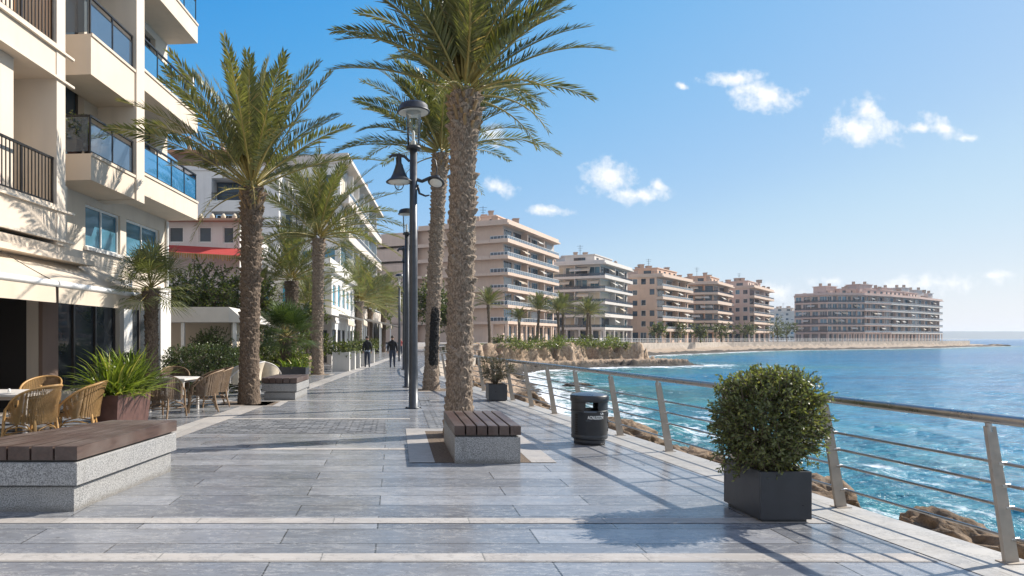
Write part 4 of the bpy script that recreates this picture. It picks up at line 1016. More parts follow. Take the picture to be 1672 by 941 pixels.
# ------------------------------------------------------------------ litter bin
root = thing('litter_bin', 'round black litter bin with white lettering standing by the railing', 'litter bin', (3.0, 10.4, 0))
mb = MB(); r_ = .272
mb.lathe([(0, .012), (.235, .012), (.235, .085), (.225, .09)], 40); mb.build('plinth', M['lamp_dark'], root)
mb = MB()
mb.lathe([(.225, .09), (.262, .09), (.272, .10), (.272, .14), (.266, .15), (.266, .16), (.272, .168), (.272, .505), (.278, .51), (.278, .525), (.255, .53), (.25, .12), (0, .12)], 48)
for k in range(48):
    a0, a1 = 2*math.pi*k/48, 2*math.pi*(k+1)/48; am = math.degrees((a0+a1)/2) % 360
    if min(abs(am-262), abs(am-82)) < 24: continue
    mb.lathe([(.255, .53), (.272, .53), (.272, .655), (.255, .655), (.255, .53)], 1, a0=a0, a1=a1, smooth=False)
for a in (238, 286, 58, 106):
    a = R(a); mb.box(-.009, .009, -.015, .015, .53, .655, 0, Matrix.Translation((math.cos(a)*.258, math.sin(a)*.258, 0)) @ Matrix.Rotation(a, 4, 'Z'))
for k in range(9):                                      # ventilation slots, left flank
    for a in (207, 213):
        mb.box(-.002, .004, -.012, .012, .16+.036*k, .178+.036*k, 1, Matrix.Rotation(R(a), 4, 'Z') @ Matrix.Translation((.2715, 0, 0)))
for zc in (.24, .36, .46):                               # slanting louvres, right flank
    mb.box(-.002, .008, -.05, .05, -.008, .008, 1, Matrix.Rotation(R(338), 4, 'Z') @ Matrix.Translation((.271, 0, zc)) @ Matrix.Rotation(R(24), 4, 'X'))
mb.build('body', [M['bin'], M['iron']], root)
mb = MB(); mb.lathe([(.25, .655), (.284, .655), (.288, .665), (.288, .745), (.275, .755)], 48); mb.lathe([(.275, .755), (.22, .772), (.12, .79), (0, .797)], 48, mat=1); mb.build('lid', [M['bin'], M['bin_lid']], root)
mb = MB(); mb.lathe([(.284, .50), (.29, .505), (.29, .52), (.284, .525)], 12, a0=R(238), a1=R(275)); mb.lathe([(.272, .375), (.277, .375), (.277, .383), (.272, .383)], 10, a0=R(243), a1=R(258)); mb.build('ledge', M['bin_lid'], root)
def lettering(txt, size, ang, z, rad, parent, sx=1):
    cu = bpy.data.curves.new('lettering', 'FONT'); cu.body = txt; cu.size = size; cu.align_x = 'CENTER'; cu.extrude = .0012; cu.offset = .0016; cu.resolution_u = 3
    tmp = bpy.data.objects.new('lettering_source', cu); COL.objects.link(tmp)
    me = bpy.data.meshes.new_from_object(tmp.evaluated_get(bpy.context.evaluated_depsgraph_get())); bpy.data.objects.remove(tmp)
    for v in me.vertices:
        a = R(ang)+v.co.x*sx/rad; rr = rad+.0015+v.co.z; v.co = (math.cos(a)*rr, math.sin(a)*rr, z+v.co.y)
    me.materials.clear(); me.materials.append(M['bin_text']); return link('lettering', me, parent)
lettering('ACNLEIZIZN', .070, 275, .405, .272, root, .62)
lettering('C▲', .04, 296, .475, .272, root, .9)

# ------------------------------------------------------------------ cafe furniture
def chair(label, x, y, rz, wm, cm, group='wicker armchairs on the terraces'):
    root = thing('wicker_chair', label, 'chair', (x, y, 0), rz, group)
    mb = MB(); nf, nz = 30, 8; vs = []
    def P(phi, f, t_):
        a = abs(phi)/R(118); ht = .62+.30*(1-a**2.2 if a < 1 else 0)
        zz = .36+(ht-.36)*f; lean = .10*f*f*max(0, math.cos(phi)); rr = .30+.02*f
        return ((rr+t_)*math.sin(phi)*1.0, (rr+t_+lean)*math.cos(phi)*1.05+.02-(.06*a*a*(1-f)*0), zz)
    for t_ in (0, .022):
        vs += [P(R(-118+236*i/nf), j/nz, t_) for i in range(nf+1) for j in range(nz+1)]
    fs = []; o = (nf+1)*(nz+1)
    for i in range(nf):
        for j in range(nz):
            a = i*(nz+1)+j; fs += [(a, a+1, a+nz+2, a+nz+1), (o+a, o+a+nz+1, o+a+nz+2, o+a+1)]
    mb.add(vs, fs, 0, True); mb.build('backrest', wm, root)
    mb = MB(); rim = [P(R(-118+236*i/nf), 1.0, .011) for i in range(nf+1)]
    f0 = rim[0]; f1 = rim[-1]
    mb.tube([(f0[0]*1.02, f0[1]-.08, .40)]+[(f0[0], f0[1]-.06, .56)]+rim+[(f1[0], f1[1]-.06, .56), (f1[0]*1.02, f1[1]-.08, .40)], .019, 8); mb.build('rim', cm, root)
    mb = MB(); prof = [(-.27, -.27), (.27, -.27), (.30, 0), (.26, .2), (.12, .31), (-.12, .31), (-.26, .2), (-.30, 0)]
    mb.prism([(a*1.0, b) for a, b in prof], .385, .415); mb.prism([(a*.96, b*.96) for a, b in prof], .415, .445); mb.build('seat', wm, root)
    for sx in (-1, 1):
        mb = MB(); mb.tube([(sx*.265, -.25, .41), (sx*.27, -.27, .2), (sx*.285, -.30, 0)], [.022, .02, .018], 8); mb.build('leg', cm, root)
        mb = MB(); mb.tube([(sx*.21, .25, .41), (sx*.22, .28, .2), (sx*.235, .34, 0)], [.022, .02, .018], 8); mb.build('leg', cm, root)
    mb = MB()
    for a, b in (((-.27, -.27), (.27, -.27)), ((.27, -.27), (.22, .28)), ((.22, .28), (-.22, .28)), ((-.22, .28), (-.27, -.27))):
        mid = ((a[0]+b[0])/2, (a[1]+b[1])/2)
        mb.tube([(a[0], a[1], .16), (a[0]*.7+mid[0]*.3, a[1]*.7+mid[1]*.3, .27), (mid[0], mid[1], .31), (b[0]*.7+mid[0]*.3, b[1]*.7+mid[1]*.3, .27), (b[0], b[1], .16)], .011, 6)
        mb.tube([(a[0], a[1], .19), (b[0], b[1], .19)], .009, 6)
    mb.build('stretcher', cm, root); return root
c0 = chair('golden wicker armchair in front of the white table, back turned to the planks', -5.5, 10.2, R(-105), M['wicker'], M['cane'])
dup(c0, (-5.17, 10.92, 0), R(-72), 'golden wicker armchair between the white table and the spiky green trough')
dup(c0, (-6.35, 12.05, 0), R(8), 'golden wicker armchair at the far side of the white table')
dup(c0, (-6.42, 10.1, 0), R(170), 'golden wicker armchair cut by the picture edge near the table leg')
c1 = chair('brown wicker armchair right behind the spiky trough, seen from its back', -4.72, 13.9, R(165), M['wicker_brown'], M['cane_brown'])
dup(c1, (-4.3, 15.0, 0), R(-70), 'brown wicker armchair on the walkway side of the far table')
dup(c1, (-5.35, 16.4, 0), R(25), 'brown wicker armchair behind the far table against the hedge')
dup(c1, (-4.35, 16.1, 0), R(-62), 'brown wicker armchair beside the hedge end, half hidden by another chair')
c2 = chair('pale slatted armchair just beyond the clipped hedge end', -4.45, 18.7, R(-60), M['curtain_pale'], M['table_top'])
dup(c2, (-4.4, 20.3, 0), R(-80), 'pale armchair farther off, beside the feathery palm trunk')
c3 = dup(c2, (-3.95, 21.2, 0), R(140), 'pale armchair at the left end of the second bench')
def table(label, x, y, L, Wd, rz):
    root = thing('cafe_table', label, 'table', (x, y, 0), rz, 'cafe tables')
    mb = MB(); mb.cbox(-L/2, L/2, -Wd/2, Wd/2, .70, .74, .008); mb.build('table_top', M['table_top'], root)
    for sx in (-1, 1):
        for sy in (-1, 1):
            mb = MB(); a, b = sx*(L/2-.09), sy*(Wd/2-.09); mb.tube([(a, b, .70), (a, b, .62), (a, b, .04), (a, b, 0)], [.06, .042, .036, .04], 8); mb.build('leg', M['table_top'], root)
    mb = MB(); mb.box(-L/2+.1, L/2-.1, -Wd/2+.1, Wd/2-.1, .64, .699); mb.build('apron', M['table_top'], root)
    return root
table('white square cafe table under the beige awning', -6.38, 11.15, 1.2, 1.1, 0)
table('small cafe table between the brown wicker chairs by the hedge', -5.0, 15.25, .95, .95, R(-8))
# ash tray and candle on the near table
root = thing('candle_glass', 'small golden candle glass on the white cafe table', 'candle', (-5.98, 11.35, .74))
mb = MB(); mb.lathe([(0, 0), (.03, 0), (.034, .05), (.02, .07), (.035, .09), (.03, .095), (0, .09)], 14); mb.build('glass', M['cane'], root)
root = thing('salt_shaker', 'tiny white salt shaker on the white cafe table', 'shaker', (-6.3, 11.0, .74))
mb = MB(); mb.lathe([(0, 0), (.022, 0), (.02, .05), (.015, .06), (0, .065)], 12); mb.build('body', M['frame_white'], root)

# ------------------------------------------------------------------ people, seen from behind, walking away
def person(label, x, y, H, rz, stride, jacket, heavy=1.0, hem=True):
    root = thing('person', label, 'person', (x, y, 0), rz, 'people walking on the promenade')
    s = H/1.75; J = {}; E = []
    def j(n_, p, r1_, r2_=None, par=None):
        J[n_] = (len(J), Vector(p)*s, r1_*s, (r2_ or r1_)*s)
        if par: E.append((J[par][0], J[n_][0]))
    h = heavy
    j('pel', (0, 0, .95), .155*h, .115*h); j('waist', (0, .0, 1.08), .17*h, .125*h, 'pel'); j('chest', (0, .0, 1.28), .195*h, .135*h, 'waist'); j('up', (0, -.01, 1.41), .16*h, .10*h, 'chest')
    j('neck', (0, 0, 1.50), .06, .06, 'up'); j('head0', (0, .02, 1.58), .085, .095, 'neck'); j('head1', (0, .02, 1.68), .095, .11, 'head0'); j('head2', (0, .015, 1.745), .06, .07, 'head1')
    for k, sx in (('l', -1), ('r', 1)):
        f = stride*(-sx)
        j(k+'sh', (sx*.165*h, -.01, 1.39), .082*h, .082*h, 'up'); j(k+'el', (sx*.215*h, -.05-.05*f, 1.13), .064*h, .064*h, k+'sh'); j(k+'wr', (sx*.225*h, .04-.16*f, .93), .045, .045, k+'el'); j(k+'hd', (sx*.225*h, .06-.18*f, .84), .042, .03, k+'wr'); j(k+'fg', (sx*.22*h, .065-.18*f, .77), .024, .016, k+'hd')
        j(k+'hip', (sx*.085*h, 0, .87), .10*h, .105*h, 'pel'); j(k+'kn', (sx*.095, .13*f+(.05 if f > 0 else .0), .49), .075, .075, k+'hip'); j(k+'an', (sx*.10, .27*f-(.06 if f < 0 else 0), .09+(.03 if f < 0 else 0)), .055, .058, k+'kn'); j(k+'he', (sx*.10, .27*f-.05-(.05 if f < 0 else 0), .05), .04, .04, k+'an'); j(k+'to', (sx*.115, .27*f+.15-(.05 if f < 0 else 0), .035), .042, .032, k+'an')
    me = bpy.data.meshes.new('body'); me.from_pydata([tuple(v[1]) for v in J.values()], E, [])
    o = bpy.data.objects.new('body_source', me); COL.objects.link(o)
    sk = o.modifiers.new('skin', 'SKIN'); sk.use_smooth_shade = True; sk.branch_smoothing = .6
    if not me.skin_vertices: me.attributes.new('skin', 'FLOAT', 'POINT')
    for d, v in zip(me.skin_vertices[0].data, J.values()): d.radius = (v[2], v[3])
    me.skin_vertices[0].data[0].use_root = True
    su = o.modifiers.new('sub', 'SUBSURF'); su.levels = su.render_levels = 2
    m2 = bpy.data.meshes.new_from_object(o.evaluated_get(bpy.context.evaluated_depsgraph_get())); bpy.data.objects.remove(o)
    m2.materials.clear()
    for m in (M['skin'], jacket, M['jeans'], M['shoe'], M['shirt']): m2.materials.append(m)
    for p in m2.polygons:
        c = p.center/s; p.use_smooth = True
        if c.z < .10: k = 3
        elif c.z < .90 and abs(c.x) < .20*h: k = 2
        elif c.z < .955 and abs(c.x) < .20*h: k = 4 if hem else 2
        elif c.z > 1.535: k = 0
        elif c.z < .90: k = 0
        else: k = 1
        p.material_index = k
    link('body', m2, root)
    mb = MB(); hc = Vector((0, .005, 1.665))*s     # hair cap over crown and back of the head
    nu, nv = 16, 8; vs = []
    for i in range(nv+1):
        for k in range(nu):
            a = 2*math.pi*k/nu; t_ = i/nv*R(118 if math.sin(a) < .2 else 62)
            vs.append(tuple(hc+Vector((math.sin(t_)*math.cos(a)*.088, math.sin(t_)*math.sin(a)*.104, math.cos(t_)*.105))*s))
    mb.add(vs, [(i*nu+k, i*nu+(k+1) % nu, (i+1)*nu+(k+1) % nu, (i+1)*nu+k) for i in range(nv) for k in range(nu)], 0, True); mb.build('hair', M['hair'], root)
    for sx in (-1, 1):
        mb = MB(); vs = [tuple((Vector((sx*.085, .02, 1.65))+Vector((sx*.014*math.sin(a)*abs(math.sin(b)), .016*math.cos(b)*1.2, .03*math.sin(b)*math.cos(a)))) * s) for a in [R(30*i) for i in range(12)] for b in [R(30*k) for k in range(12)]]
        mb.add(vs, [(i*12+k, i*12+(k+1) % 12, ((i+1) % 12)*12+(k+1) % 12, ((i+1) % 12)*12+k) for i in range(12) for k in range(12)], 0, True); mb.build('ear', M['skin'], root)
    # face, turned to where they walk
    mb = MB(); mb.tube([(0, .105*s, 1.675*s), (0, .135*s, 1.635*s), (0, .115*s, 1.62*s)], [.010*s, .016*s, .012*s], 6); mb.build('nose', M['skin'], root)
    return root
person('person in black jacket and blue jeans on the left of the walking pair', -1.53, 37.2, 1.76, R(4), .55, M['jacket'], 1.0, True)
person('person in black jacket and dark trousers walking nearer the lamp posts', -.14, 37.0, 1.78, R(-2), -.4, M['jacket'], 1.12, False)
person('distant small person in red partly hidden by the lamp posts', .55, 66, 1.65, R(180), .3, M['red'], 1.0, False)

# ------------------------------------------------------------------ boulders below the railing
from mathutils import noise as mnoise
def boulder(label, x, y, z, sx, sy, sz, seed, group, rz=0):
    import bmesh
    bm = bmesh.new(); bmesh.ops.create_icosphere(bm, subdivisions=5, radius=1)
    for v in bm.verts:
        p = v.co.copy(); q = p*1.0+Vector((seed*7.1, seed*3.3, 0))
        n1 = mnoise.fractal(q*.9, 1, 2, 4); n2 = abs(mnoise.noise(q*2.6)); n3 = mnoise.fractal(q*6, 1, 2, 3); n4 = abs(mnoise.noise(q*14))
        n5 = mnoise.fractal(q*18, .8, 2, 3); v.co = p*(1+.36*n1-.30*n2+.10*n3-.10*n4+.025*n5)
        v.co = Vector((v.co.x*sx, v.co.y*sy, v.co.z*sz))
    me = bpy.data.meshes.new('boulder'); bm.to_mesh(me); bm.free()
    me.polygons.foreach_set('use_smooth', [True]*len(me.polygons)); me.materials.append(M['rock'])
    o = link('boulder', me, None, (x, y, z)); o.rotation_euler = (0, 0, rz)
    return tag(o, label, 'boulder', group)
G = 'boulders at the foot of the promenade'
boulder('big brown boulder just below the railing, nearest the right edge', 5.22, 6.05, -.42, .42, .85, .42, 1, G, .10)
boulder('brown boulder right of the square planter, between two railing posts', 4.95, 8.0, -.42, .45, .9, .40, 2, G, .1)
boulder('low dark boulder at the bottom right corner behind the last post', 5.5, 4.55, -.85, .45, .6, .42, 3, G)
boulder('brown boulder left of the square planter behind the railing', 4.62, 10.7, -.50, .5, 1.2, .42, 4, G, .1)
boulder('pitted brown boulder behind the litter bin\'s right side', 4.35, 13.4, -.5, .65, 1.5, .48, 6, G, .15)
boulder('boulder at the waterline beyond the litter bin', 4.5, 16.8, -1.0, .7, 1.3, .5, 7, G, .1)
boulder('pale boulder beside the railing left of the litter bin', 3.75, 19.6, -.5, .7, 1.4, .5, 8, G, .1)
boulder('rock standing in the surf left of the litter bin', 4.9, 24, -1.35, .9, 1.3, .5, 9, G)
boulder('rock beside the sparse grey shrub, outside the railing', 3.3, 25.5, -.8, .8, 1.3, .6, 10, G)
boulder('rock farther along the railing behind the grey shrub', 3.6, 31, -.8, 1.0, 1.5, .7, 11, G)
boulder('dark flat reef rock lying out in the turquoise water', 13.8, 51, -2.02, 1.3, .5, .28, 12, 'rocks out in the water')
boulder('pale foam-washed rock near the turquoise reef', 10.2, 60, -1.9, 1.6, .7, .38, 13, 'rocks out in the water')
boulder('small rock off the end of the headland', 292, 326, -1.9, 6, 2, .8, 14, 'rocks out in the water')
# ------------------------------------------------------------------ buildings
class FRM:
    def __init__(s, o, d): s.o = o; L = math.hypot(*d); s.u = (d[0]/L, d[1]/L); s.n = (s.u[1], -s.u[0]); s.rz = math.atan2(s.u[1], s.u[0])
    def p(s, a, n, z): return (s.o[0]+s.u[0]*a+s.n[0]*n, s.o[1]+s.u[1]*a+s.n[1]*n, z)
    def box(s, mb, a0, a1, n0, n1, z0, z1, mat=0):
        vs = [s.p(a, n, z) for z in (z0, z1) for n in (n0, n1) for a in (a0, a1)]
        mb.add(vs, [(0, 2, 3, 1), (4, 5, 7, 6), (0, 1, 5, 4), (2, 6, 7, 3), (0, 4, 6, 2), (1, 3, 7, 5)], mat)
def facade(mb, fr, a0, a1, z0, z1, n, ops, depth, mat=0, rmat=None):
    ops = [(max(a0, o[0]), min(a1, o[1]), max(z0, o[2]), min(z1, o[3])) for o in ops]
    A = sorted({a0, a1, *[o[0] for o in ops], *[o[1] for o in ops]}); Z = sorted({z0, z1, *[o[2] for o in ops], *[o[3] for o in ops]})
    for i in range(len(A)-1):
        for k in range(len(Z)-1):
            ca, cz = (A[i]+A[i+1])/2, (Z[k]+Z[k+1])/2
            if any(o[0] < ca < o[1] and o[2] < cz < o[3] for o in ops): continue
            mb.quad(fr.p(A[i], n, Z[k]), fr.p(A[i+1], n, Z[k]), fr.p(A[i+1], n, Z[k+1]), fr.p(A[i], n, Z[k+1]), mat)
    rm = mat if rmat is None else rmat
    for (b0, b1, y0, y1) in ops:
        for (p, q) in (((b0, y0), (b1, y0)), ((b1, y0), (b1, y1)), ((b1, y1), (b0, y1)), ((b0, y1), (b0, y0))):
            mb.quad(fr.p(p[0], n, p[1]), fr.p(q[0], n, q[1]), fr.p(q[0], n-depth, q[1]), fr.p(p[0], n-depth, p[1]), rm)
_win = {}
def window_mesh(w, h, style, nm):
    """frame with its pane, 10 cm behind the wall face; outward is -y"""
    k = (round(w, 2), round(h, 2), style)
    if k in _win: return _win[k]
    mb = MB(); f = .06
    fm = M['frame_white'] if style in ('white', 'blue', 'shutter', 'teal', 'curtain') else M['frame_dark']
    y0, y1 = .07, .13
    for (a, b, c, d) in ((-w/2, w/2, 0, f), (-w/2, w/2, h-f, h), (-w/2, -w/2+f, f, h-f), (w/2-f, w/2, f, h-f)): mb.box(a, b, y0, y1, c, d)
    nm_ = max(1, int(round(w/1.0)))
    for i in range(1, nm_): x = -w/2+w*i/nm_; mb.box(x-.025, x+.025, y0+.004, y1-.004, f, h-f)
    pane = {'white': 'pane', 'blue': 'pane_blue', 'teal': 'pane_teal', 'dark': 'pane', 'shutter': 'pane', 'curtain': 'curtain_pale'}[style]
    g = MB(); g.quad((-w/2+.02, .11, .02), (w/2-.02, .11, .02), (w/2-.02, .11, h-.02), (-w/2+.02, .11, h-.02))
    sh = None
    if style == 'shutter':
        sh = MB(); hh = h*.62; nsl = int(hh/.09)
        for i in range(nsl): z = h-.04-(i+1)*.09; sh.add([(-w/2+f, .055, z), (w/2-f, .055, z), (w/2-f, .055, z+.075), (-w/2+f, .055, z+.075), (-w/2+f, .072, z+.09), (w/2-f, .072, z+.09)], [(0, 1, 2, 3), (3, 2, 5, 4)])
    def mesh(m, n_, mt):
        me = bpy.data.meshes.new(n_); me.from_pydata(m.v, [], m.f); me.materials.append(mt); return me
    _win[k] = (mesh(mb, 'window', fm), mesh(g, 'pane', M[pane]), mesh(sh, 'shutter', M['shutter']) if sh else None)
    return _win[k]
class House:
    def __init__(s, name, label, cat, loc, group=None):
        s.root = thing(name, label, cat, loc, 0, group); s.nw = 0; s.extra = {}
    def window(s, fr, a, n, z, w, h, style, nm='window', sub=True):
        me, pa, sh = window_mesh(w, h, style, nm)
        p = Vector(fr.p(a, n, z))-s.root.location
        if s.nw >= 96:
            Mx = Matrix.Translation(p) @ Matrix.Rotation(fr.rz, 4, 'Z')
            for src in (me, pa, sh):
                if src is None: continue
                mt = src.materials[0]; mb = s.extra.setdefault(mt.name, (MB(), mt))[0]
                mb.add([tuple(Mx @ v.co) for v in src.vertices], [tuple(q.vertices) for q in src.polygons])
            return
        s.nw += 1
        o = link(nm, me, s.root, p); o.rotation_euler = (0, 0, fr.rz)
        link('pane', pa, o)
        if sh: link('shutter', sh, o)
    def done(s):
        if s.extra:
            mb = MB(); mats = []
            for i, (k, (m, mt)) in enumerate(s.extra.items()): mb.add(m.v, m.f, i); mats.append(mt)
            tag(mb.build('window', mats, s.root), kind='stuff')
    def part(s, mb, name, mats): return wpart(mb, name, mats, s.root)
def offset_poly(poly, ds):
    n = len(poly); out = []
    lines = []
    for i in range(n):
        a, b = Vector(poly[i]), Vector(poly[(i+1) % n]); u = (b-a).normalized(); nn = Vector((u.y, -u.x)); lines.append((a-nn*ds[i], u))
    for i in range(n):
        (p, u), (q, v) = lines[i-1], lines[i]
        cr = u.x*v.y-u.y*v.x
        if abs(cr) < 1e-5: out.append((q.x, q.y)); continue
        d = q-p; t_ = (d.x*v.y-d.y*v.x)/cr; out.append((p.x+u.x*t_, p.y+u.y*t_))
    return out
def railing_band(mb, a, b, z, h, step=.5, glass=1):
    d = Vector(b)-Vector(a); L = d.length; fr = FRM(a, (d.x, d.y))
    fr.box(mb, 0, L, -.10, -.04, z+h-.05, z+h, 0)
    k = max(2, int(L/step))
    for i in range(k+1): s_ = min(max(L*i/k, .03), L-.03); fr.box(mb, s_-.022, s_+.022, -.09, -.05, z, z+h-.05, 0)
    if glass: fr.box(mb, .03, L-.03, -.076, -.066, z+.04, z+h-.08, 1)
def apartment(name, label, poly, edges, z0, gh, ns, sh, wallm, bandm, seed, group='apartment blocks across the cove', glass='smoke_glass', pent=.45, styles=('blue', 'dark', 'white', 'shutter'), par=.42, slab=.26, railh=.55, gmat=None, chim=4, cat='apartment block', pent_at=(.42, .5)):
    rs_ = random.Random(seed); n = len(poly)
    c = (sum(p[0] for p in poly)/n, sum(p[1] for p in poly)/n)
    H = House(name, label, cat, (c[0], c[1], z0), group)
    ds = [e[1] if e[0] == 'bal' else 0 for e in edges]
    inn = offset_poly(poly, ds); top = z0+gh+ns*sh
    wall = MB()
    for i, e in enumerate(edges):
        a, b = inn[i], inn[(i+1) % n]; L = math.hypot(b[0]-a[0], b[1]-a[1]); fr = FRM(a, (b[0]-a[0], b[1]-a[1]))
        if e[0] == 'plain': facade(wall, fr, 0, L, z0, top, 0, [], 0); continue
        bays = e[2]; ops = []; wl = []
        bw = L/bays
        for k in range(bays):                      # ground floor: tall openings between piers
            o = (k*bw+bw*.14, (k+1)*bw-bw*.14, z0+.05, z0+gh-.55); ops.append(o); wl.append((*o, rs_.choice(('dark', 'dark', 'white'))))
        for f in range(ns):
            zb = z0+gh+f*sh
            for k in range(bays):
                if e[0] == 'bal':
                    ww = bw*rs_.choice((.72, .8, .88)); sft = rs_.uniform(-.04, .04)*bw
                    o = (k*bw+(bw-ww)/2+sft, k*bw+(bw+ww)/2+sft, zb+.06, zb+sh-.42)
                else:
                    if rs_.random() < e[3]: continue
                    ww = min(bw*.56, 2.0); hh = rs_.choice((1.35, 1.5)); o = (k*bw+(bw-ww)/2, k*bw+(bw+ww)/2, zb+.95, zb+.95+hh)
                ops.append(o); wl.append((*o, rs_.choice(styles)))
        facade(wall, fr, 0, L, z0, top, 0, ops, .22)
        for (a0, a1, b0, b1, st) in wl: H.window(fr, (a0+a1)/2, 0, b0, a1-a0, b1-b0, st)
        if e[0] == 'bal':
            for k in range(1, bays):
                if k % 2 == 0 or rs_.random() < .3:
                    for f in range(ns): zb = z0+gh+f*sh; fr.box(wall, k*bw-.08, k*bw+.08, .0, e[1]-.2, zb+.001, zb+sh-slab-.001)
            oa, ob = poly[i], poly[(i+1) % n]; d = Vector(ob)-Vector(oa); LL = d.length; fo = FRM(oa, (d.x, d.y))
            for k in range(int(bays)+1):           # ground-floor columns carry the first balcony
                s_ = min(max(LL*k/bays, .35), LL-.35); fo.box(wall, s_-.17, s_+.17, -.42, -.08, z0, z0+gh-slab-.001)
    for i in range(n):                             # string course between storeys on flush walls
        if edges[i][0] == 'bal': continue
        a, b = inn[i], inn[(i+1) % n]; L = math.hypot(b[0]-a[0], b[1]-a[1]); fr = FRM(a, (b[0]-a[0], b[1]-a[1]))
        for f in range(ns): fr.box(wall, 0, L, .002, .06, z0+gh+f*sh-.12, z0+gh+f*sh+.03)
    H.part(wall, 'wall', M[wallm] if isinstance(wallm, str) else wallm)
    bm_ = M[bandm] if isinstance(bandm, str) else bandm
    for i, e in enumerate(edges):
        if e[0] != 'bal': continue
        A, B, A2, B2 = poly[i], poly[(i+1) % n], inn[i], inn[(i+1) % n]
        d = (Vector(B)-Vector(A)); LL = d.length; fo = FRM(A, (d.x, d.y))
        for f in range(ns):
            zb = z0+gh+f*sh; mb = MB()
            mb.prism([A, B, B2, A2], zb-slab, zb)
            p_ = par*(1 if rs_.random() < .85 else 1.6)
            fo.box(mb, .0, LL, -.14, .003, zb+.001, zb+p_)
            for (P, Q) in ((A2, A), (B, B2)):
                dd = Vector(Q)-Vector(P)
                if dd.length > .3:
                    fe = FRM(P, (dd.x, dd.y)); fe.box(mb, .05, dd.length-.15, -.12, 0, zb+.001, zb+p_)
            bo = H.part(mb, 'balcony', e[3] if len(e) > 3 else bm_)
            rb = MB(); railing_band(rb, A, B, zb+p_+.001, max(.25, railh+par-p_), .9 if LL > 12 else .6)
            rb.build('railing', [M['frame_white'] if glass != 'dark' else M['iron'], M['smoke_glass'] if glass == 'dark' else M[glass]], bo)
    rb = MB(); big = offset_poly(poly, [-.25]*n)
    rb.prism(big, top, top+.28); fl = offset_poly(poly, [.1]*n); fi = offset_poly(poly, [.35]*n)
    for i in range(n):
        j = (i+1) % n; rb.prism([fl[i], fl[j], fi[j], fi[i]], top+.281, top+.95)
    roof = H.part(rb, 'roof', bm_)
    zt = top+.28
    if pent:
        cx, cy = c[0]+(poly[pent_at[2]][0]-c[0])*.35 if len(pent_at) > 2 else c[0], c[1]+(poly[pent_at[2]][1]-c[1])*.35 if len(pent_at) > 2 else c[1]
        pp = [(cx+(p[0]-c[0])*pent, cy+(p[1]-c[1])*pent) for p in poly]
        pm = MB()
        for i in range(n):
            a, b = pp[i], pp[(i+1) % n]; L = math.hypot(b[0]-a[0], b[1]-a[1]); fr = FRM(a, (b[0]-a[0], b[1]-a[1])); ops = []
            for k in range(max(1, int(L/3.5))):
                bw = L/max(1, int(L/3.5)); ops.append((k*bw+bw*.3, k*bw+bw*.7, zt+.3, zt+2.0))
            facade(pm, fr, 0, L, zt, zt+2.5, 0, ops if i < n-1 else [], .25)
            for o in ops if i < n-1 else []: H.window(fr, (o[0]+o[1])/2, 0, o[2], o[1]-o[0], o[3]-o[2], 'dark')
        pm.prism(offset_poly(pp, [-.2]*n), zt+2.5, zt+2.72); H.part(pm, 'penthouse', M[wallm] if isinstance(wallm, str) else wallm)
        for k in range(chim):
            q = pp[k % n]; x, y = q[0]+(cx-q[0])*rs_.uniform(.1, .8), q[1]+(cy-q[1])*rs_.uniform(.1, .8)
            mb = MB(); s_ = rs_.uniform(.4, .7); mb.box(x-s_, x+s_, y-s_, y+s_, zt+2.721, zt+3.7); mb.box(x-s_-.1, x+s_+.1, y-s_-.1, y+s_+.1, zt+3.701, zt+3.9); mb.build('chimney', M['chimney'], roof)
    for k in range(chim):
        i = rs_.randrange(n); t_ = rs_.uniform(.15, .85); a, b = fi[i], fi[(i+1) % n]; x, y = a[0]+(b[0]-a[0])*t_+(c[0]-a[0])*.12, a[1]+(b[1]-a[1])*t_+(c[1]-a[1])*.12
        mb = MB(); s_ = rs_.uniform(.3, .5); hh = rs_.uniform(1.2, 2.2)
        if k % 3 == 0: mb.lathe([(0, 0), (s_, 0), (s_, hh*.8), (s_*.5, hh), (0, hh)], 12, (x, y, zt))
        else: mb.box(x-s_, x+s_, y-s_, y+s_, zt, zt+hh)
        mb.build('chimney', M['chimney'], roof)
    mb = MB(); x, y = c; mb.tube([(x, y, zt), (x, y, zt+6.2)], .05, 5)
    for k in range(3): mb.tube([(x-.8+.2*k, y, zt+5.9-.5*k), (x+.8-.2*k, y, zt+5.9-.5*k)], .03, 4)
    mb.build('antenna', M['pole'], roof)
    H.done(); return H
pink = plaster('pink_render', (.64, .48, .38), .07); pinkb = plaster('pink_band', (.62, .465, .365), .06)
grey = plaster('grey_render', (.58, .53, .48), .08); greyb = plaster('grey_band', (.60, .55, .50), .06)
salm = plaster('salmon_render', (.62, .425, .31), .08); salmb = plaster('salmon_band', (.60, .455, .355), .06)
rose = plaster('rose_render', (.60, .45, .38), .08); roseb = plaster('rose_band', (.56, .41, .345), .08)
apartment('apartment_building', 'large pink apartment block with long glass-railed balconies above the cliff', [(4.2, 125), (16.7, 118.5), (19.6, 117), (34.6, 142), (24, 156), (6, 146)],
          [('win', 0, 6, .0), ('bal', 1.2, 1), ('bal', 1.35, 6), ('plain',), ('plain',), ('plain',)], .9, 3.5, 6, 2.85, pink, pinkb, 1, par=.26, railh=.72, slab=.24, chim=5, pent=.55, styles=('blue', 'blue', 'shutter', 'white', 'dark'))
apartment('apartment_building', 'pale grey apartment block with dark balconies beside the pink block', [(37.3, 158), (47.7, 153), (60.7, 172), (50, 186), (37, 178)],
          [('bal', 1.6, 4), ('bal', 1.5, 3), ('plain',), ('plain',), ('plain',)], .5, 3.4, 5, 2.95, grey, greyb, 2, glass='dark', styles=('dark', 'white', 'dark', 'blue', 'curtain'), chim=5, pent=.6, par=.3, railh=.65)
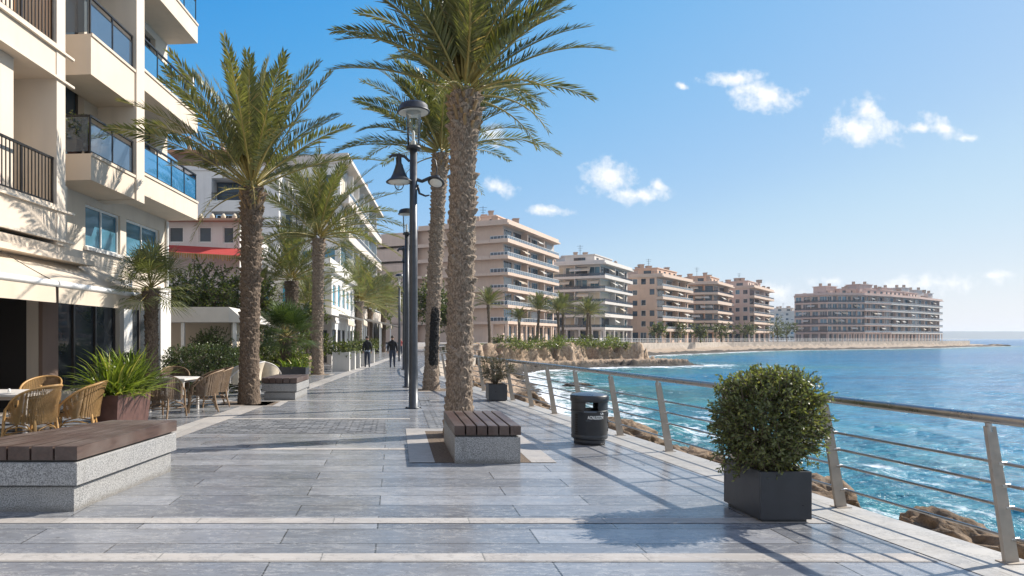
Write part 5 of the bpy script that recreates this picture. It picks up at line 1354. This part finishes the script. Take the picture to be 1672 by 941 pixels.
apartment('apartment_building', 'salmon apartment block with a plain small-windowed front wall, nearest of the three', [(63, 180), (70, 176), (86.8, 196), (78, 208), (62, 196)],
          [('win', 0, 3, .15), ('bal', 1.6, 4), ('plain',), ('plain',), ('plain',)], .5, 3.3, 5, 2.8, salm, salmb, 3, styles=('dark', 'dark', 'white'), chim=5, pent=.62)
apartment('apartment_building', 'middle salmon apartment block with recessed dark front balconies', [(88.9, 205), (97.3, 203), (110.6, 220), (100, 232), (88, 222)],
          [('bal', 1.3, 3), ('bal', 1.4, 3), ('plain',), ('plain',), ('plain',)], .5, 3.3, 5, 2.85, salm, salmb, 4, glass='dark', styles=('dark', 'dark', 'white'), chim=5, pent=.6)
apartment('apartment_building', 'last salmon apartment block, by the gap with the hazy low block', [(112, 228), (117.9, 221), (137.9, 245), (128, 256), (112, 240)],
          [('win', 0, 3, .1), ('bal', 1.6, 4), ('plain',), ('plain',), ('plain',)], .5, 3.3, 5, 2.9, rose, salmb, 5, styles=('dark', 'white', 'dark', 'blue'), chim=5, pent=.6)
apartment('apartment_building', 'long curved rose apartment block on the headland with many roof chimneys', [(158.9, 268), (166.5, 259), (182, 261), (199, 270), (222, 285), (248, 305), (236, 322), (176, 296)],
          [('bal', .5, 4), ('bal', .6, 7), ('bal', .9, 7), ('bal', 1.1, 8, greyb), ('bal', 1.2, 8, greyb), ('plain',), ('plain',), ('plain',)], .45, 3.4, 5, 2.9, rose, roseb, 6, glass='dark', styles=('dark', 'blue', 'blue', 'white'), chim=14, pent=.72, par=.2, railh=.7)
apartment('apartment_building', 'low hazy block far off between the salmon and the curved buildings', [(236, 424), (251, 418), (262, 430), (240, 445)], [('win', 0, 6, .1), ('win', 0, 4, .1), ('plain',), ('plain',)], .4, 3, 5, 2.9, grey, greyb, 7, pent=.6)

# ---- blocks on the town side
apartment('apartment_building', 'tall white apartment block with stepped bays behind the arching palm', [(-15.0, 62.5), (-4.15, 60.5), (-1.75, 88), (-13, 90)],
          [('win', 0, 5, .0), ('bal', .8, 7), ('plain',), ('plain',)], 0, 4, 4, 3.35, 'white_wall', plaster('warm_band', (.60, .53, .47), .1), 11, 'town blocks on the left', styles=('blue', 'blue', 'white', 'curtain'), par=.5, railh=.5, pent=0, chim=3)
apartment('apartment_building', 'narrow pale block at the far end of the promenade left of the lamp posts', [(-10, 128), (-3.8, 127), (-2.6, 150), (-10, 150)], [('win', 0, 2, .2), ('bal', .9, 5), ('plain',), ('plain',)], 0, 3.5, 4, 3.0, 'cream', 'cream_pale', 12, 'town blocks on the left', pent=.5)
apartment('apartment_building', 'farthest grey block closing the promenade behind the lamp posts', [(-4, 192), (1.6, 192), (4, 215), (-4, 215)], [('win', 0, 2, .1), ('plain',), ('plain',), ('plain',)], 0, 3.5, 5, 2.9, grey, greyb, 13, 'town blocks on the left', pent=.6)
apartment('apartment_building', 'low white block with a wide band of teal windows behind the short palm', [(-11, 42.2), (-3.95, 42), (-3.0, 57), (-11, 57)], [('win', 0, 4, .0), ('win', 0, 7, 0), ('plain',), ('plain',)], 0, 2.75, 1, 3.0, 'white_wall', 'white_band', 14, 'town blocks on the left', styles=('teal', 'teal', 'blue'), pent=0, chim=1)
# white block with two loggias
H = House('apartment_building', 'white apartment block with stacked dark loggias and a terracotta roof hut', 'apartment block', (-15, 62, 0), 'town blocks on the left')
fr = FRM((-21.5, 58), (1, .0)); mb = MB(); ops = []
for k in range(5):
    zb = 1.9+2.9*k; ops.append((5.7, 9.7, zb, zb+1.95))
facade(mb, fr, 0, 11.5, 0, 16.1, 0, ops, 1.6)
mb.quad((-10, 58, 0), (-10, 70, 0), (-10, 70, 16.1), (-10, 58, 16.1)); mb.quad((-21.5, 58, 0), (-21.5, 70, 0), (-21.5, 70, 16.1), (-21.5, 58, 16.1)); mb.quad((-21.5, 58, 16.1), (-10, 58, 16.1), (-10, 70, 16.1), (-21.5, 70, 16.1))
fr.box(mb, -.1, 11.6, -.3, .12, 16.1, 16.45); H.part(mb, 'wall', M['white_wall'])
for o in ops:
    H.window(fr, 7.7, -1.55, o[2]+.02, 3.9, 1.9, rnd.choice(('dark', 'curtain', 'white')))
    mb = MB(); fr.box(mb, 5.6, 9.8, .003, .16, o[2]-.95, o[2]-.002); b = H.part(mb, 'balcony', M['white_band'])
    mb = MB(); fr.box(mb, 5.7, 9.7, -.02, .04, o[2]+.62, o[2]+.68)
    for i in range(34): fr.box(mb, 5.72+.12*i, 5.745+.12*i, -.01, .02, o[2], o[2]+.62)
    mb.build('railing', M['iron'], b)
mb = MB(); fp = FRM((-19.5, 60.5), (1, 0)); facade(mb, fp, 0, 6.8, 16.1, 18.2, 0, [(2.2, 5.6, 16.3, 17.9)], 1.2); fp.box(mb, 2.2, 5.6, -1.3, -1.2, 16.2, 17.9); mb.quad((-12.7, 60.5, 16.1), (-12.7, 66, 16.1), (-12.7, 66, 18.2), (-12.7, 60.5, 18.2)); H.part(mb, 'penthouse', M['brown_wall'])
mb = MB(); fp.box(mb, -.8, 7.4, -6, .5, 18.201, 18.45); rf_ = H.part(mb, 'roof', plaster('terracotta', (.42, .22, .13), .2))
for i in range(7):
    x = -18.6+i*1.0; mb = MB(); mb.tube([(x, 61, 18.45), (x+rnd.uniform(-.1, .1), 61, 19.2+rnd.random()*1.3)], .10 if i % 3 else .2, 6); mb.build('chimney', M['chimney'], rf_)
# white house with the red awning
H = House('house', 'small white house with a red fringed awning between the balconies and the palm', 'house', (-10, 40, 0))
fr = FRM((-13.2, 36), (1, .0)); mb = MB(); ops = [(1.1, 1.9, 6.75, 7.6), (2.7, 3.4, 6.75, 7.6), (4.0, 4.6, 6.7, 7.6)]
facade(mb, fr, 0, 4.9, 0, 7.85, 0, ops, .2); mb.quad((-8.3, 36, 0), (-8.3, 44, 0), (-8.3, 44, 7.85), (-8.3, 36, 7.85)); mb.quad((-13.2, 36, 7.85), (-8.3, 36, 7.85), (-8.3, 44, 7.85), (-13.2, 44, 7.85)); H.part(mb, 'wall', M['white_wall'])
for o in ops: H.window(fr, (o[0]+o[1])/2, 0, o[2], o[1]-o[0], o[3]-o[2], 'white')
mb = MB(); fr.box(mb, -.1, 5.5, -.3, .45, 7.851, 7.98); rf_ = H.part(mb, 'roof', plaster('terracotta_eaves', (.45, .28, .2), .2))
mb = MB()
for i in range(8): mb.lathe([(0, 0), (.12, 0), (.14, .2), (.06, .32), (0, .34)], 8, (-12.8+.6*i, 36.1, 7.981))
mb.build('finial', M['curtain_pale'], rf_)
mb = MB(); A = [fr.p(.6, .01, 6.65), fr.p(5.4, .01, 6.4), fr.p(5.4, 1.5, 5.85), fr.p(.6, 1.5, 6.12)]; mb.quad(*A); aw = H.part(mb, 'awning', M['awning_red'])
mb = MB()
for i in range(40):
    a = .6+4.8*i/40; z = 6.12-.27*i/40; d = rnd.uniform(.16, .34); mb.add([fr.p(a, 1.5, z), fr.p(a+.11, 1.5, z), fr.p(a+.085, 1.5+rnd.uniform(-.05, .05), z-d), fr.p(a+.03, 1.5+rnd.uniform(-.05, .05), z-d)], [(0, 1, 2, 3)])
mb.build('fringe', M['cane'], aw)
mb = MB(); fr.box(mb, .1, .58, .02, .4, 6.1, 6.55); H.part(mb, 'air_conditioner', M['frame_white'])
# flat canopy pavilion
H = House('cafe_pavilion', 'low cafe pavilion under a flat beige canopy beside the balconied building', 'pavilion', (-7, 26, 0))
mb = MB(); fr = FRM((-9.6, 25.2), (1, 0)); facade(mb, fr, 0, 3.4, 0, 2.2, 0, [(.0, .9, 0, 2.1)], .3); fr.box(mb, .9, 3.4, -3, -.3, 0, 2.19); H.part(mb, 'wall', M['cream_soffit'])
mb = MB(); mb.box(-9.8, -5.9, 23.9, 29, 2.2, 2.74); mb.add([(-5.9, 23.9, 2.2), (-5.9, 29, 2.2), (-5.9, 29, 2.74), (-5.9, 23.9, 2.74), (-5.3, 24.1, 2.2), (-5.3, 29, 2.2)], [(0, 4, 5, 1), (3, 4, 5, 2), (0, 3, 4)]); H.part(mb, 'roof', M['awning_white'])
for x in (-5.75, -7.6):
    mb = MB(); mb.box(x-.06, x+.06, 24.1, 24.22, 0, 2.19); H.part(mb, 'post', M['frame_white'])
# row of cafe canopies farther on
for i, (y0, y1, zt, lb) in enumerate([(38, 43.6, 2.75, 'first pale cafe awning beyond the arching palm'), (45, 51, 2.9, 'second cafe awning, left of the far palm trunk'), (56, 63, 2.95, 'third cafe awning, just past the far palm trunk'), (66, 74, 3.0, 'fourth cafe awning of the row'), (78, 88, 3.0, 'farthest cafe awning, between the walking people')]):
    x1, x0 = LX((y0+y1)/2)-1.45, LX((y0+y1)/2)-3.7
    root = thing('cafe_canopy', lb, 'canopy', ((x0+x1)/2, (y0+y1)/2, 0), 0, 'cafe awnings in a row on the left')
    mb = MB(); mb.add([(x0, y0, zt+.55), (x1, y0, zt), (x1, y1, zt), (x0, y1, zt+.55), (x0, y0, zt+.50), (x1, y0, zt-.05), (x1, y1, zt-.05), (x0, y1, zt+.50)], [(0, 1, 2, 3), (7, 6, 5, 4), (0, 4, 5, 1), (1, 5, 6, 2), (2, 6, 7, 3)]); wpart(mb, 'fabric', M['awning_white'], root)
    mb = MB(); k = 12
    for q in range(k): mb.box(x1-.012, x1+.012, y0+(y1-y0)*q/k+.01, y0+(y1-y0)*(q+1)/k-.01, zt-.33-.05*(q % 2), zt-.051)
    wpart(mb, 'valance', M['awning'], root)
    for yy_ in (y0+.3, (y0+y1)/2, y1-.3):
        mb = MB(); mb.box(x1-.12, x1-.05, yy_-.04, yy_+.04, 0, zt-.051); wpart(mb, 'post', M['frame_white'], root)
    mb = MB(); mb.box(x0-.05, x0-.001, y0, y1, 0, zt+.5); wpart(mb, 'back_wall', M['brown_wall'], root)

# ---- near left building with balconies
H = House('apartment_building', 'cream apartment building with blue glass balconies above the beige cafe awning', 'apartment block', (-10, 16, 0), 'town blocks on the left')
fr = FRM((-8.4, 0), (.082, 1)); K = 1.00335; TOP = 18.2
S = lambda y: y*K
wall = MB(); WN = -1.04
ops = [(S(9), S(15.35), .02, 3.15), (S(16.0), S(19.15), .35, 3.05), (S(19.7), S(21.6), .15, 3.05), (S(17.35), S(19.2), 4.0, 5.12), (S(19.55), S(21.8), 4.0, 5.12)]
doors = []
for zf in (6.15, 9.0, 12.05, 15.1): doors += [(S(19.0), S(21.5), zf+.02, zf+2.2), (S(15.1), S(17.3), zf+.02, zf+2.1)]
facade(wall, fr, S(4), S(22.4), 0, TOP, WN, ops+doors, .28)
e0 = fr.p(S(22.4), WN, 0); wall.quad((e0[0], e0[1], 0), (-20, 22.4, 0), (-20, 22.4, TOP), (e0[0], e0[1], TOP)); wall.quad((-20, 22.4, TOP), (e0[0], e0[1], TOP), (-9, 4, TOP), (-20, 4, TOP))
H.part(wall, 'wall', M['cream_pale'])
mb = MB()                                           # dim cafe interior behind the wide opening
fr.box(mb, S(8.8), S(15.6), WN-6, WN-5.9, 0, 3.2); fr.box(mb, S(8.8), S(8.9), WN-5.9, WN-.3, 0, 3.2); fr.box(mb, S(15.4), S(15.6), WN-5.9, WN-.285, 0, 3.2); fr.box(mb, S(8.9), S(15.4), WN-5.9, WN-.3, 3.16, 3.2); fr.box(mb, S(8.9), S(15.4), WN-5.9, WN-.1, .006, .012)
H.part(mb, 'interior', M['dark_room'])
mb = MB(); fr.box(mb, S(15.36), S(15.98), WN+.003, WN+.10, 0, 3.3); H.part(mb, 'pier', M['brown_wall'])
for (a, b) in ((19.18, 19.68), (21.62, 22.41)):
    mb = MB(); fr.box(mb, S(a), S(b), WN+.003, WN+.12, 0, 3.3); H.part(mb, 'pier', M['white_band'])
for (a0, a1, z0, z1, st) in [(*ops[1], 'shop'), (*ops[2], 'shop')]:
    mb = MB(); fr.box(mb, a0, a1, WN-.2, WN-.18, z0, z1); g = H.part(mb, 'shop_window', M['pane_shop'])
    mb = MB(); k = 3 if a1-a0 > 2.5 else 2
    for i in range(k+1): s_ = a0+(a1-a0)*i/k; fr.box(mb, max(a0, s_-.035), min(a1, s_+.035), WN-.178, WN-.12, z0, z1)
    fr.box(mb, a0, a1, WN-.178, WN-.125, z1-.08, z1-.002); fr.box(mb, a0, a1, WN-.178, WN-.125, z0+.002, z0+.08); mb.build('frame', M['frame_dark'], g)
for o in ops[3:5]:
    H.window(fr, (o[0]+o[1])/2, WN, o[2], o[1]-o[0], o[3]-o[2], 'blue')
    mb = MB(); fr.box(mb, o[0]-.08, o[1]+.08, WN+.002, WN+.10, o[2]-.09, o[2]-.003); H.part(mb, 'window_sill', M['white_band'])
for o in doors: H.window(fr, (o[0]+o[1])/2, WN-.1, o[2], o[1]-o[0], o[3]-o[2], 'dark', 'balcony_door')
# piers
for (a, b, n1, mt) in ((17.94, 18.40, .05, 'cream_pale'), (14.3, 14.62, .05, 'cream_pale')):
    mb = MB(); fr.box(mb, S(a), S(b), WN+.001, n1, 3.62 if a < 15 else 5.30, TOP); H.part(mb, 'pier', M[mt])
def balcony(a, b, zt, th, glass, n0=0, ends=(0, 1), h=.92, solid=None):
    mb = MB(); fr.box(mb, a, b, WN+.002, n0, zt-th, zt); fr.box(mb, a, b, n0-.0, n0+.035, zt-.05, zt+.015); bo = H.part(mb, 'balcony', M['cream'])
    rb = MB()
    fr.box(rb, a+.02, b-.02, n0-.08, n0-.03, zt+h-.045, zt+h); fr.box(rb, a+.02, b-.02, n0-.07, n0-.04, zt+.05, zt+.08)
    k = max(2, int((b-a)/.95))
    for i in range(k+1): s_ = a+.05+(b-a-.1)*i/k; fr.box(rb, s_-.02, s_+.02, n0-.075, n0-.035, zt+.001, zt+h-.045)
    if glass == 'bars':
        q = int((b-a)/.115)
        for i in range(q): s_ = a+.06+(b-a-.12)*i/q; fr.box(rb, s_-.009, s_+.009, n0-.063, n0-.045, zt+.08, zt+h-.045)
    else: fr.box(rb, a+.05, b-.05, n0-.058, n0-.050, zt+.085, zt+h-.19, 1); fr.box(rb, a+.02, b-.02, n0-.07, n0-.04, zt+h-.19, zt+h-.165)
    for e, s_ in ((ends[0], a+.03), (ends[1], b-.03)):
        if not e: continue
        fr.box(rb, s_-.025, s_+.025, WN+.01, n0-.085, zt+h-.045, zt+h)
        if glass == 'bars':
            for i in range(8): n_ = WN+.08+i*(-WN-.15)/8; fr.box(rb, s_-.01, s_+.01, n_-.009, n_+.009, zt+.001, zt+h-.045)
        else: fr.box(rb, s_-.004, s_+.004, WN+.02, n0-.09, zt+.06, zt+h-.05, 1)
    rb.build('railing', [M['iron'], M['blue_glass'] if glass == 'blue' else M['smoke_glass']], bo); return bo
for zt, th in ((6.15, .60), (9.0, .56), (12.05, .62), (15.1, .6)):
    balcony(S(18.402), S(22.4), zt, th, 'blue', 0, (0, 1))
for zt, th in ((5.95, .62), (8.75, .95), (11.9, .7), (15.0, .6)):
    balcony(S(15.75), S(17.938), zt, th, 'smoke', .0, (1, 0))
mb = MB(); fr.box(mb, S(22.30), S(22.40), WN+.01, -.12, 9.001, 10.3); fr.box(mb, S(22.28), S(22.43), WN+.01, -.1, 10.301, 10.36); H.part(mb, 'balcony_screen', M['white_band'])
# left half, half a storey lower, with iron railings
wl = MB(); ops2 = []
for zf in (4.44, 7.85, 11.2, 14.5): ops2 += [(S(8.6), S(10.9), zf+.02, zf+2.35), (S(11.6), S(13.9), zf+.02, zf+2.35)]
facade(wl, fr, S(5), S(14.295), 3.7, TOP, WN+.03, ops2, .9); H.part(wl, 'wall', M['cream'])
for o in ops2: 
    H.window(fr, (o[0]+o[1])/2, WN-.72, o[2], o[1]-o[0], o[3]-o[2], 'dark', 'balcony_door')
    mb = MB(); fr.box(mb, o[0]+.03, o[0]+1.0, WN-.66, WN-.6, o[2], o[3]); H.part(mb, 'shutter', M['brown_wall'])
for zt, th in ((4.44, .73), (7.85, .70), (11.2, .7), (14.5, .7)):
    b = balcony(S(5), S(14.298), zt, th, 'bars', .03, (0, 0), 1.02)
    for (s0_, s1_) in ((12.85, 13.25), (9.7, 10.1)):
        mb = MB(); fr.box(mb, S(s0_), S(s1_), -.6, -.2, zt+.001, zt+2.7); mb.build('column', M['cream_pale'], b)
    for dz in (.06, th-.03):
        mb = MB(); fr.box(mb, S(5), S(14.9), .036, .10, zt-dz-.05, zt-dz); mb.build('moulding', M['cream_pale'], b)
mb = MB(); k = 26
for i in range(k):                                   # orange curtain hanging in the upper loggia
    a = S(12.0+1.7*i/k); a2 = S(12.0+1.7*(i+1)/k); d = .06*math.sin(i*1.9); d2 = .06*math.sin((i+1)*1.9)
    mb.quad(fr.p(a, -.45+d, 7.9), fr.p(a2, -.45+d2, 7.9), fr.p(a2, -.45+d2, 10.2), fr.p(a, -.45+d, 10.2))
H.part(mb, 'curtain', M['curtain'])
mb = MB(); fr.box(mb, S(5), S(15.7), WN+.004, .12, 3.30, 3.42); fr.box(mb, S(5), S(15.4), WN+.004, .0, 3.421, 3.62); fr.box(mb, S(14.31), S(15.2), WN+.004, -.25, 3.62, 5.05); H.part(mb, 'cornice', M['cream'])
# awning in two lengths
for (y0, y1) in ((6.6, 13.02), (13.12, 16.9)):
    mb = MB(); na, nb_ = 14, 6; vs = []
    for i in range(na+1):
        for k in range(nb_+1):
            s_ = S(y0)+(S(y1)-S(y0))*i/na; f = k/nb_; n_ = -.92+1.72*f; vs.append(fr.p(s_, n_, 3.72-1.02*f-.05*math.sin(math.pi*f)*(1+.25*math.sin(i*2.1))))
    mb.add(vs, [(i*(nb_+1)+k, (i+1)*(nb_+1)+k, (i+1)*(nb_+1)+k+1, i*(nb_+1)+k+1) for i in range(na) for k in range(nb_)], 0, True); aw = H.part(mb, 'awning', M['awning'])
    mb = MB(); vs = []
    for i in range(31):
        s_ = S(y0)+(S(y1)-S(y0))*i/30
        for k in range(4): vs.append(fr.p(s_, .81+.012*math.sin(i*1.3)*k/3, 2.62-.31*k/3))
    mb.add(vs, [(i*4+k, i*4+4+k, i*4+5+k, i*4+1+k) for i in range(30) for k in range(3)], 0, True); mb.build('valance', M['awning'], aw)
    mb = MB(); mb.tube([fr.p(S(y0)-.02, .80, 2.68), fr.p(S(y1)+.02, .80, 2.68)], .062, 14); mb.build('front_bar', M['bar_white'], aw)
    mb = MB()
    for s_ in (S(y0)+.4, S(y1)-.4): mb.tube([fr.p(s_, -.9, 3.2), fr.p(s_+.5, -.05, 2.9), fr.p(s_, .75, 2.66)], .025, 6)
    mb.build('arm', M['frame_dark'], aw)
H.done()
# ---- what people keep on the balconies, and pipes on the walls of the near building
def pot(label, x, y, z, kind, s=1.0):
    r_ = random.Random(int(abs(x*100+y*10+z))); root = thing('potted_plant', label, 'plant', (x, y, z), 0, 'pots on the balconies')
    mb = MB(); mb.lathe([(0, 0), (.11*s, 0), (.15*s, .26*s), (.165*s, .26*s), (.165*s, .30*s), (.14*s, .30*s), (.13*s, .26*s), (0, .26*s)], 16); mb.build('pot', M['planter_brown'], root)
    mb = MB()
    if kind: blades(mb, (0, 0, .27*s), 40, .35*s, .7*s, .05*s, r_, (.1, 1.1), .06, .06)
    else: bush_cloud(mb, (0, 0, .5*s), (.26*s, .26*s, .26*s), 700, .06, .035, r_, 2, .4, 10, .3)
    mb.build('foliage', [M['leaf_blade'] if kind else M['leaf_tree'], M['twig']], root)
def on_b(y, n, z): p_ = fr.p(S(y), n, z); return p_
for (y, n, z, kd, lb, s_) in [(16.0, -.55, 5.951, 0, 'round leafy pot plant at the near end of the smoked-glass balcony', 1.3), (16.5, -.4, 5.951, 1, 'spiky pot plant on the smoked-glass balcony', 1.2), (21.6, -.4, 6.151, 0, 'small pot plant at the far end of the lower blue-glass balcony', 1.1), (20.3, -.35, 9.001, 1, 'spiky pot plant on the upper blue-glass balcony', 1.2)]:
    pot(lb, *on_b(y, n, z), kd, s_)
mb = MB(); q0 = [fr.p(S(22.25), WN+.06, z) for z in (3.31, 5.5)]; mb.tube(q0, .045, 10)
for z in (3.6, 4.6, 5.3): mb.tube([fr.p(S(22.25), WN+.06, z), fr.p(S(22.25), WN+.06, z+.05)], .056, 10)
H.part(mb, 'drainpipe', M['frame_white'])
for (y, z) in ((14.9, 8.8+1.9),):
    mb = MB(); fr.box(mb, S(y)-.4, S(y)+.4, WN+.02, WN+.32, z, z+.55); a = H.part(mb, 'air_conditioner', M['frame_white'])
    mb = MB(); c_ = Vector(fr.p(S(y)-.08, WN+.322, z+.275)); u_ = Vector((*fr.u, 0))
    for rr_ in (.08, .14, .20): mb.tube([tuple(c_+u_*math.cos(k*.3927)*rr_+Vector((0, 0, math.sin(k*.3927)*rr_))) for k in range(17)], .008, 4)
    mb.build('grille', M['iron'], a)
# more greenery along the cafe side
for i, (x, y, sx, sz, cz, H_, lb, mt) in enumerate([(-4.7, 27.6, .8, .55, .7, 1.1, 'rounded shrub between the dark fan palm and the arching palm', 'leaf_tree'), (-5.5, 31.5, 1.1, .9, 1.1, 1.7, 'tall dark shrub left of the arching palm trunk', 'leaf_hedge'), (-7.2, 26.8, .9, .9, 1.2, 2, 'shrub filling the gap beside the flat canopy', 'leaf_tree'), (-4.4, 36.2, 1.2, .8, 1.2, 1.8, 'bushy shrub behind the nearest pale flower box', 'leaf_tree'), (-3.6, 51.5, 1.3, 1.0, 1.3, 2, 'dark shrub left of the far palm trunk', 'leaf_hedge'), (-2.3, 61, 1.0, .7, .9, 1.4, 'small shrub just past the far palm trunk', 'leaf_tree')]):
    tree('shrub', lb, x, y, H_, cz, (sx, sx*.9, sz), 3200, .10, .055, M[mt], 140+i)
palm('palm_tree', 'pale leafy palm crown crowding behind the far palm', -4.3, 63, 5.2, .34, .26, .28, (.1, 0), 33, me_small, None, (32, 110), 'trunk', rz=4.4, cs=1.2)
palm('palm_tree', 'palm standing between the teal-windowed block and the far palm', -4.6, 48, 4.4, .3, .22, .25, (-.1, 0), 34, me_small, None, (32, 110), 'trunk_dark', rz=.6, cs=.8)
# broken roofline of the long curved block: stair huts and set-back flats of different heights
for o in [o for o in bpy.data.objects if o.get('label', '').startswith('long curved')]:
    rl = o
zt = .45+3.4+5*2.9+.28
for (x, y, a, b, hh, mt) in [(171, 268, 7, 5, 3.4, rose), (186, 270, 9, 5, 4.3, roseb), (201, 279, 8, 5, 3.6, rose), (216, 288, 6, 4, 4.4, grey), (229, 297, 7, 4, 4.0, grey), (239, 303, 4, 3, 3.0, grey)]:
    mb = MB(); Mx = Matrix.Translation((x, y, 0)) @ Matrix.Rotation(R(28), 4, 'Z')
    mb.box(-a/2, a/2, -b/2, b/2, zt, zt+hh, 0, Mx); mb.box(-a/2-.3, a/2+.3, -b/2-.3, b/2+.3, zt+hh+.001, zt+hh+.25, 0, Mx)
    ph = wpart(mb, 'roof_hut', mt, rl)
    for k in range(2):
        mb = MB(); mb.box(-.4, .4, -.4, .4, zt+hh+.251, zt+hh+1.5, 0, Matrix.Translation((x-a/4+k*a/2, y, 0))); mb.build('chimney', M['chimney'], ph)
# awnings let down over some of the far balconies, and plants on their rails
r_ = random.Random(91)
for o in list(bpy.data.objects):
    if o.parent is None and o.get('group') == 'apartment blocks across the cove':
        bal = [c for c in o.children if c.name.startswith('balcony')]
        for bo in bal:
            me = bo.data; xs = [v.co for v in me.vertices][:4]      # outer front edge is the first two corners of the slab
            A_, B_ = Vector(xs[0]), Vector(xs[1]); d = B_-A_; L = d.length
            if L < 6: continue
            u = d.normalized(); n_ = Vector((u.y, -u.x, 0))
            for k in range(2):
                if r_.random() < .45: continue
                t0 = r_.uniform(.05, .8); w_ = r_.uniform(1.8, 2.8); P0 = A_+u*(L*t0); P1 = A_+u*min(L*t0+w_, L-.2); z0 = A_.z+2.75
                mb = MB(); mb.add([tuple(P0-n_*.9+Vector((0, 0, 2.55))), tuple(P1-n_*.9+Vector((0, 0, 2.55))), tuple(P1+n_*.25+Vector((0, 0, 1.9))), tuple(P0+n_*.25+Vector((0, 0, 1.9))), tuple(P1+n_*.25+Vector((0, 0, 1.7))), tuple(P0+n_*.25+Vector((0, 0, 1.7)))], [(0, 1, 2, 3), (3, 2, 4, 5)])
                mb.build('sunblind', M[r_.choice(('awning_white', 'awning', 'awning_white'))], bo)
# small palms and lamps of greenery stepping back along the cafes
for i, (x, y, H_, cs, lb) in enumerate([(-5.2, 40.5, 3.6, .7, 'young palm beside the first pale cafe awning'), (-3.9, 57.5, 4.2, .85, 'small palm under the white stepped block'), (-2.5, 88, 5.0, 1.15, 'palm in the distant cluster on the left of the walkers')]):
    palm('palm_tree', lb, x, y, H_, .22, .17, .2, (0, 0), 200+i, me_small, None, (28, 90), 'trunk_dark', rz=i*1.7, cs=cs)

# ------------------------------------------------------------------ the sea air
mb = MB(); mb.box(-1600, 14100, -70, 16100, -4.2, 62)
hz = NT('sea_haze'); hz.n.remove(hz.p)
pv = hz.new('ShaderNodeVolumePrincipled'); pv.inputs['Color'].default_value = (.80, .89, 1, 1); pv.inputs['Density'].default_value = .00014; pv.inputs['Anisotropy'].default_value = .2
hz.l(pv.outputs[0], hz.out.inputs['Volume'])
tag(mb.build('haze', hz.mat), kind='stuff')
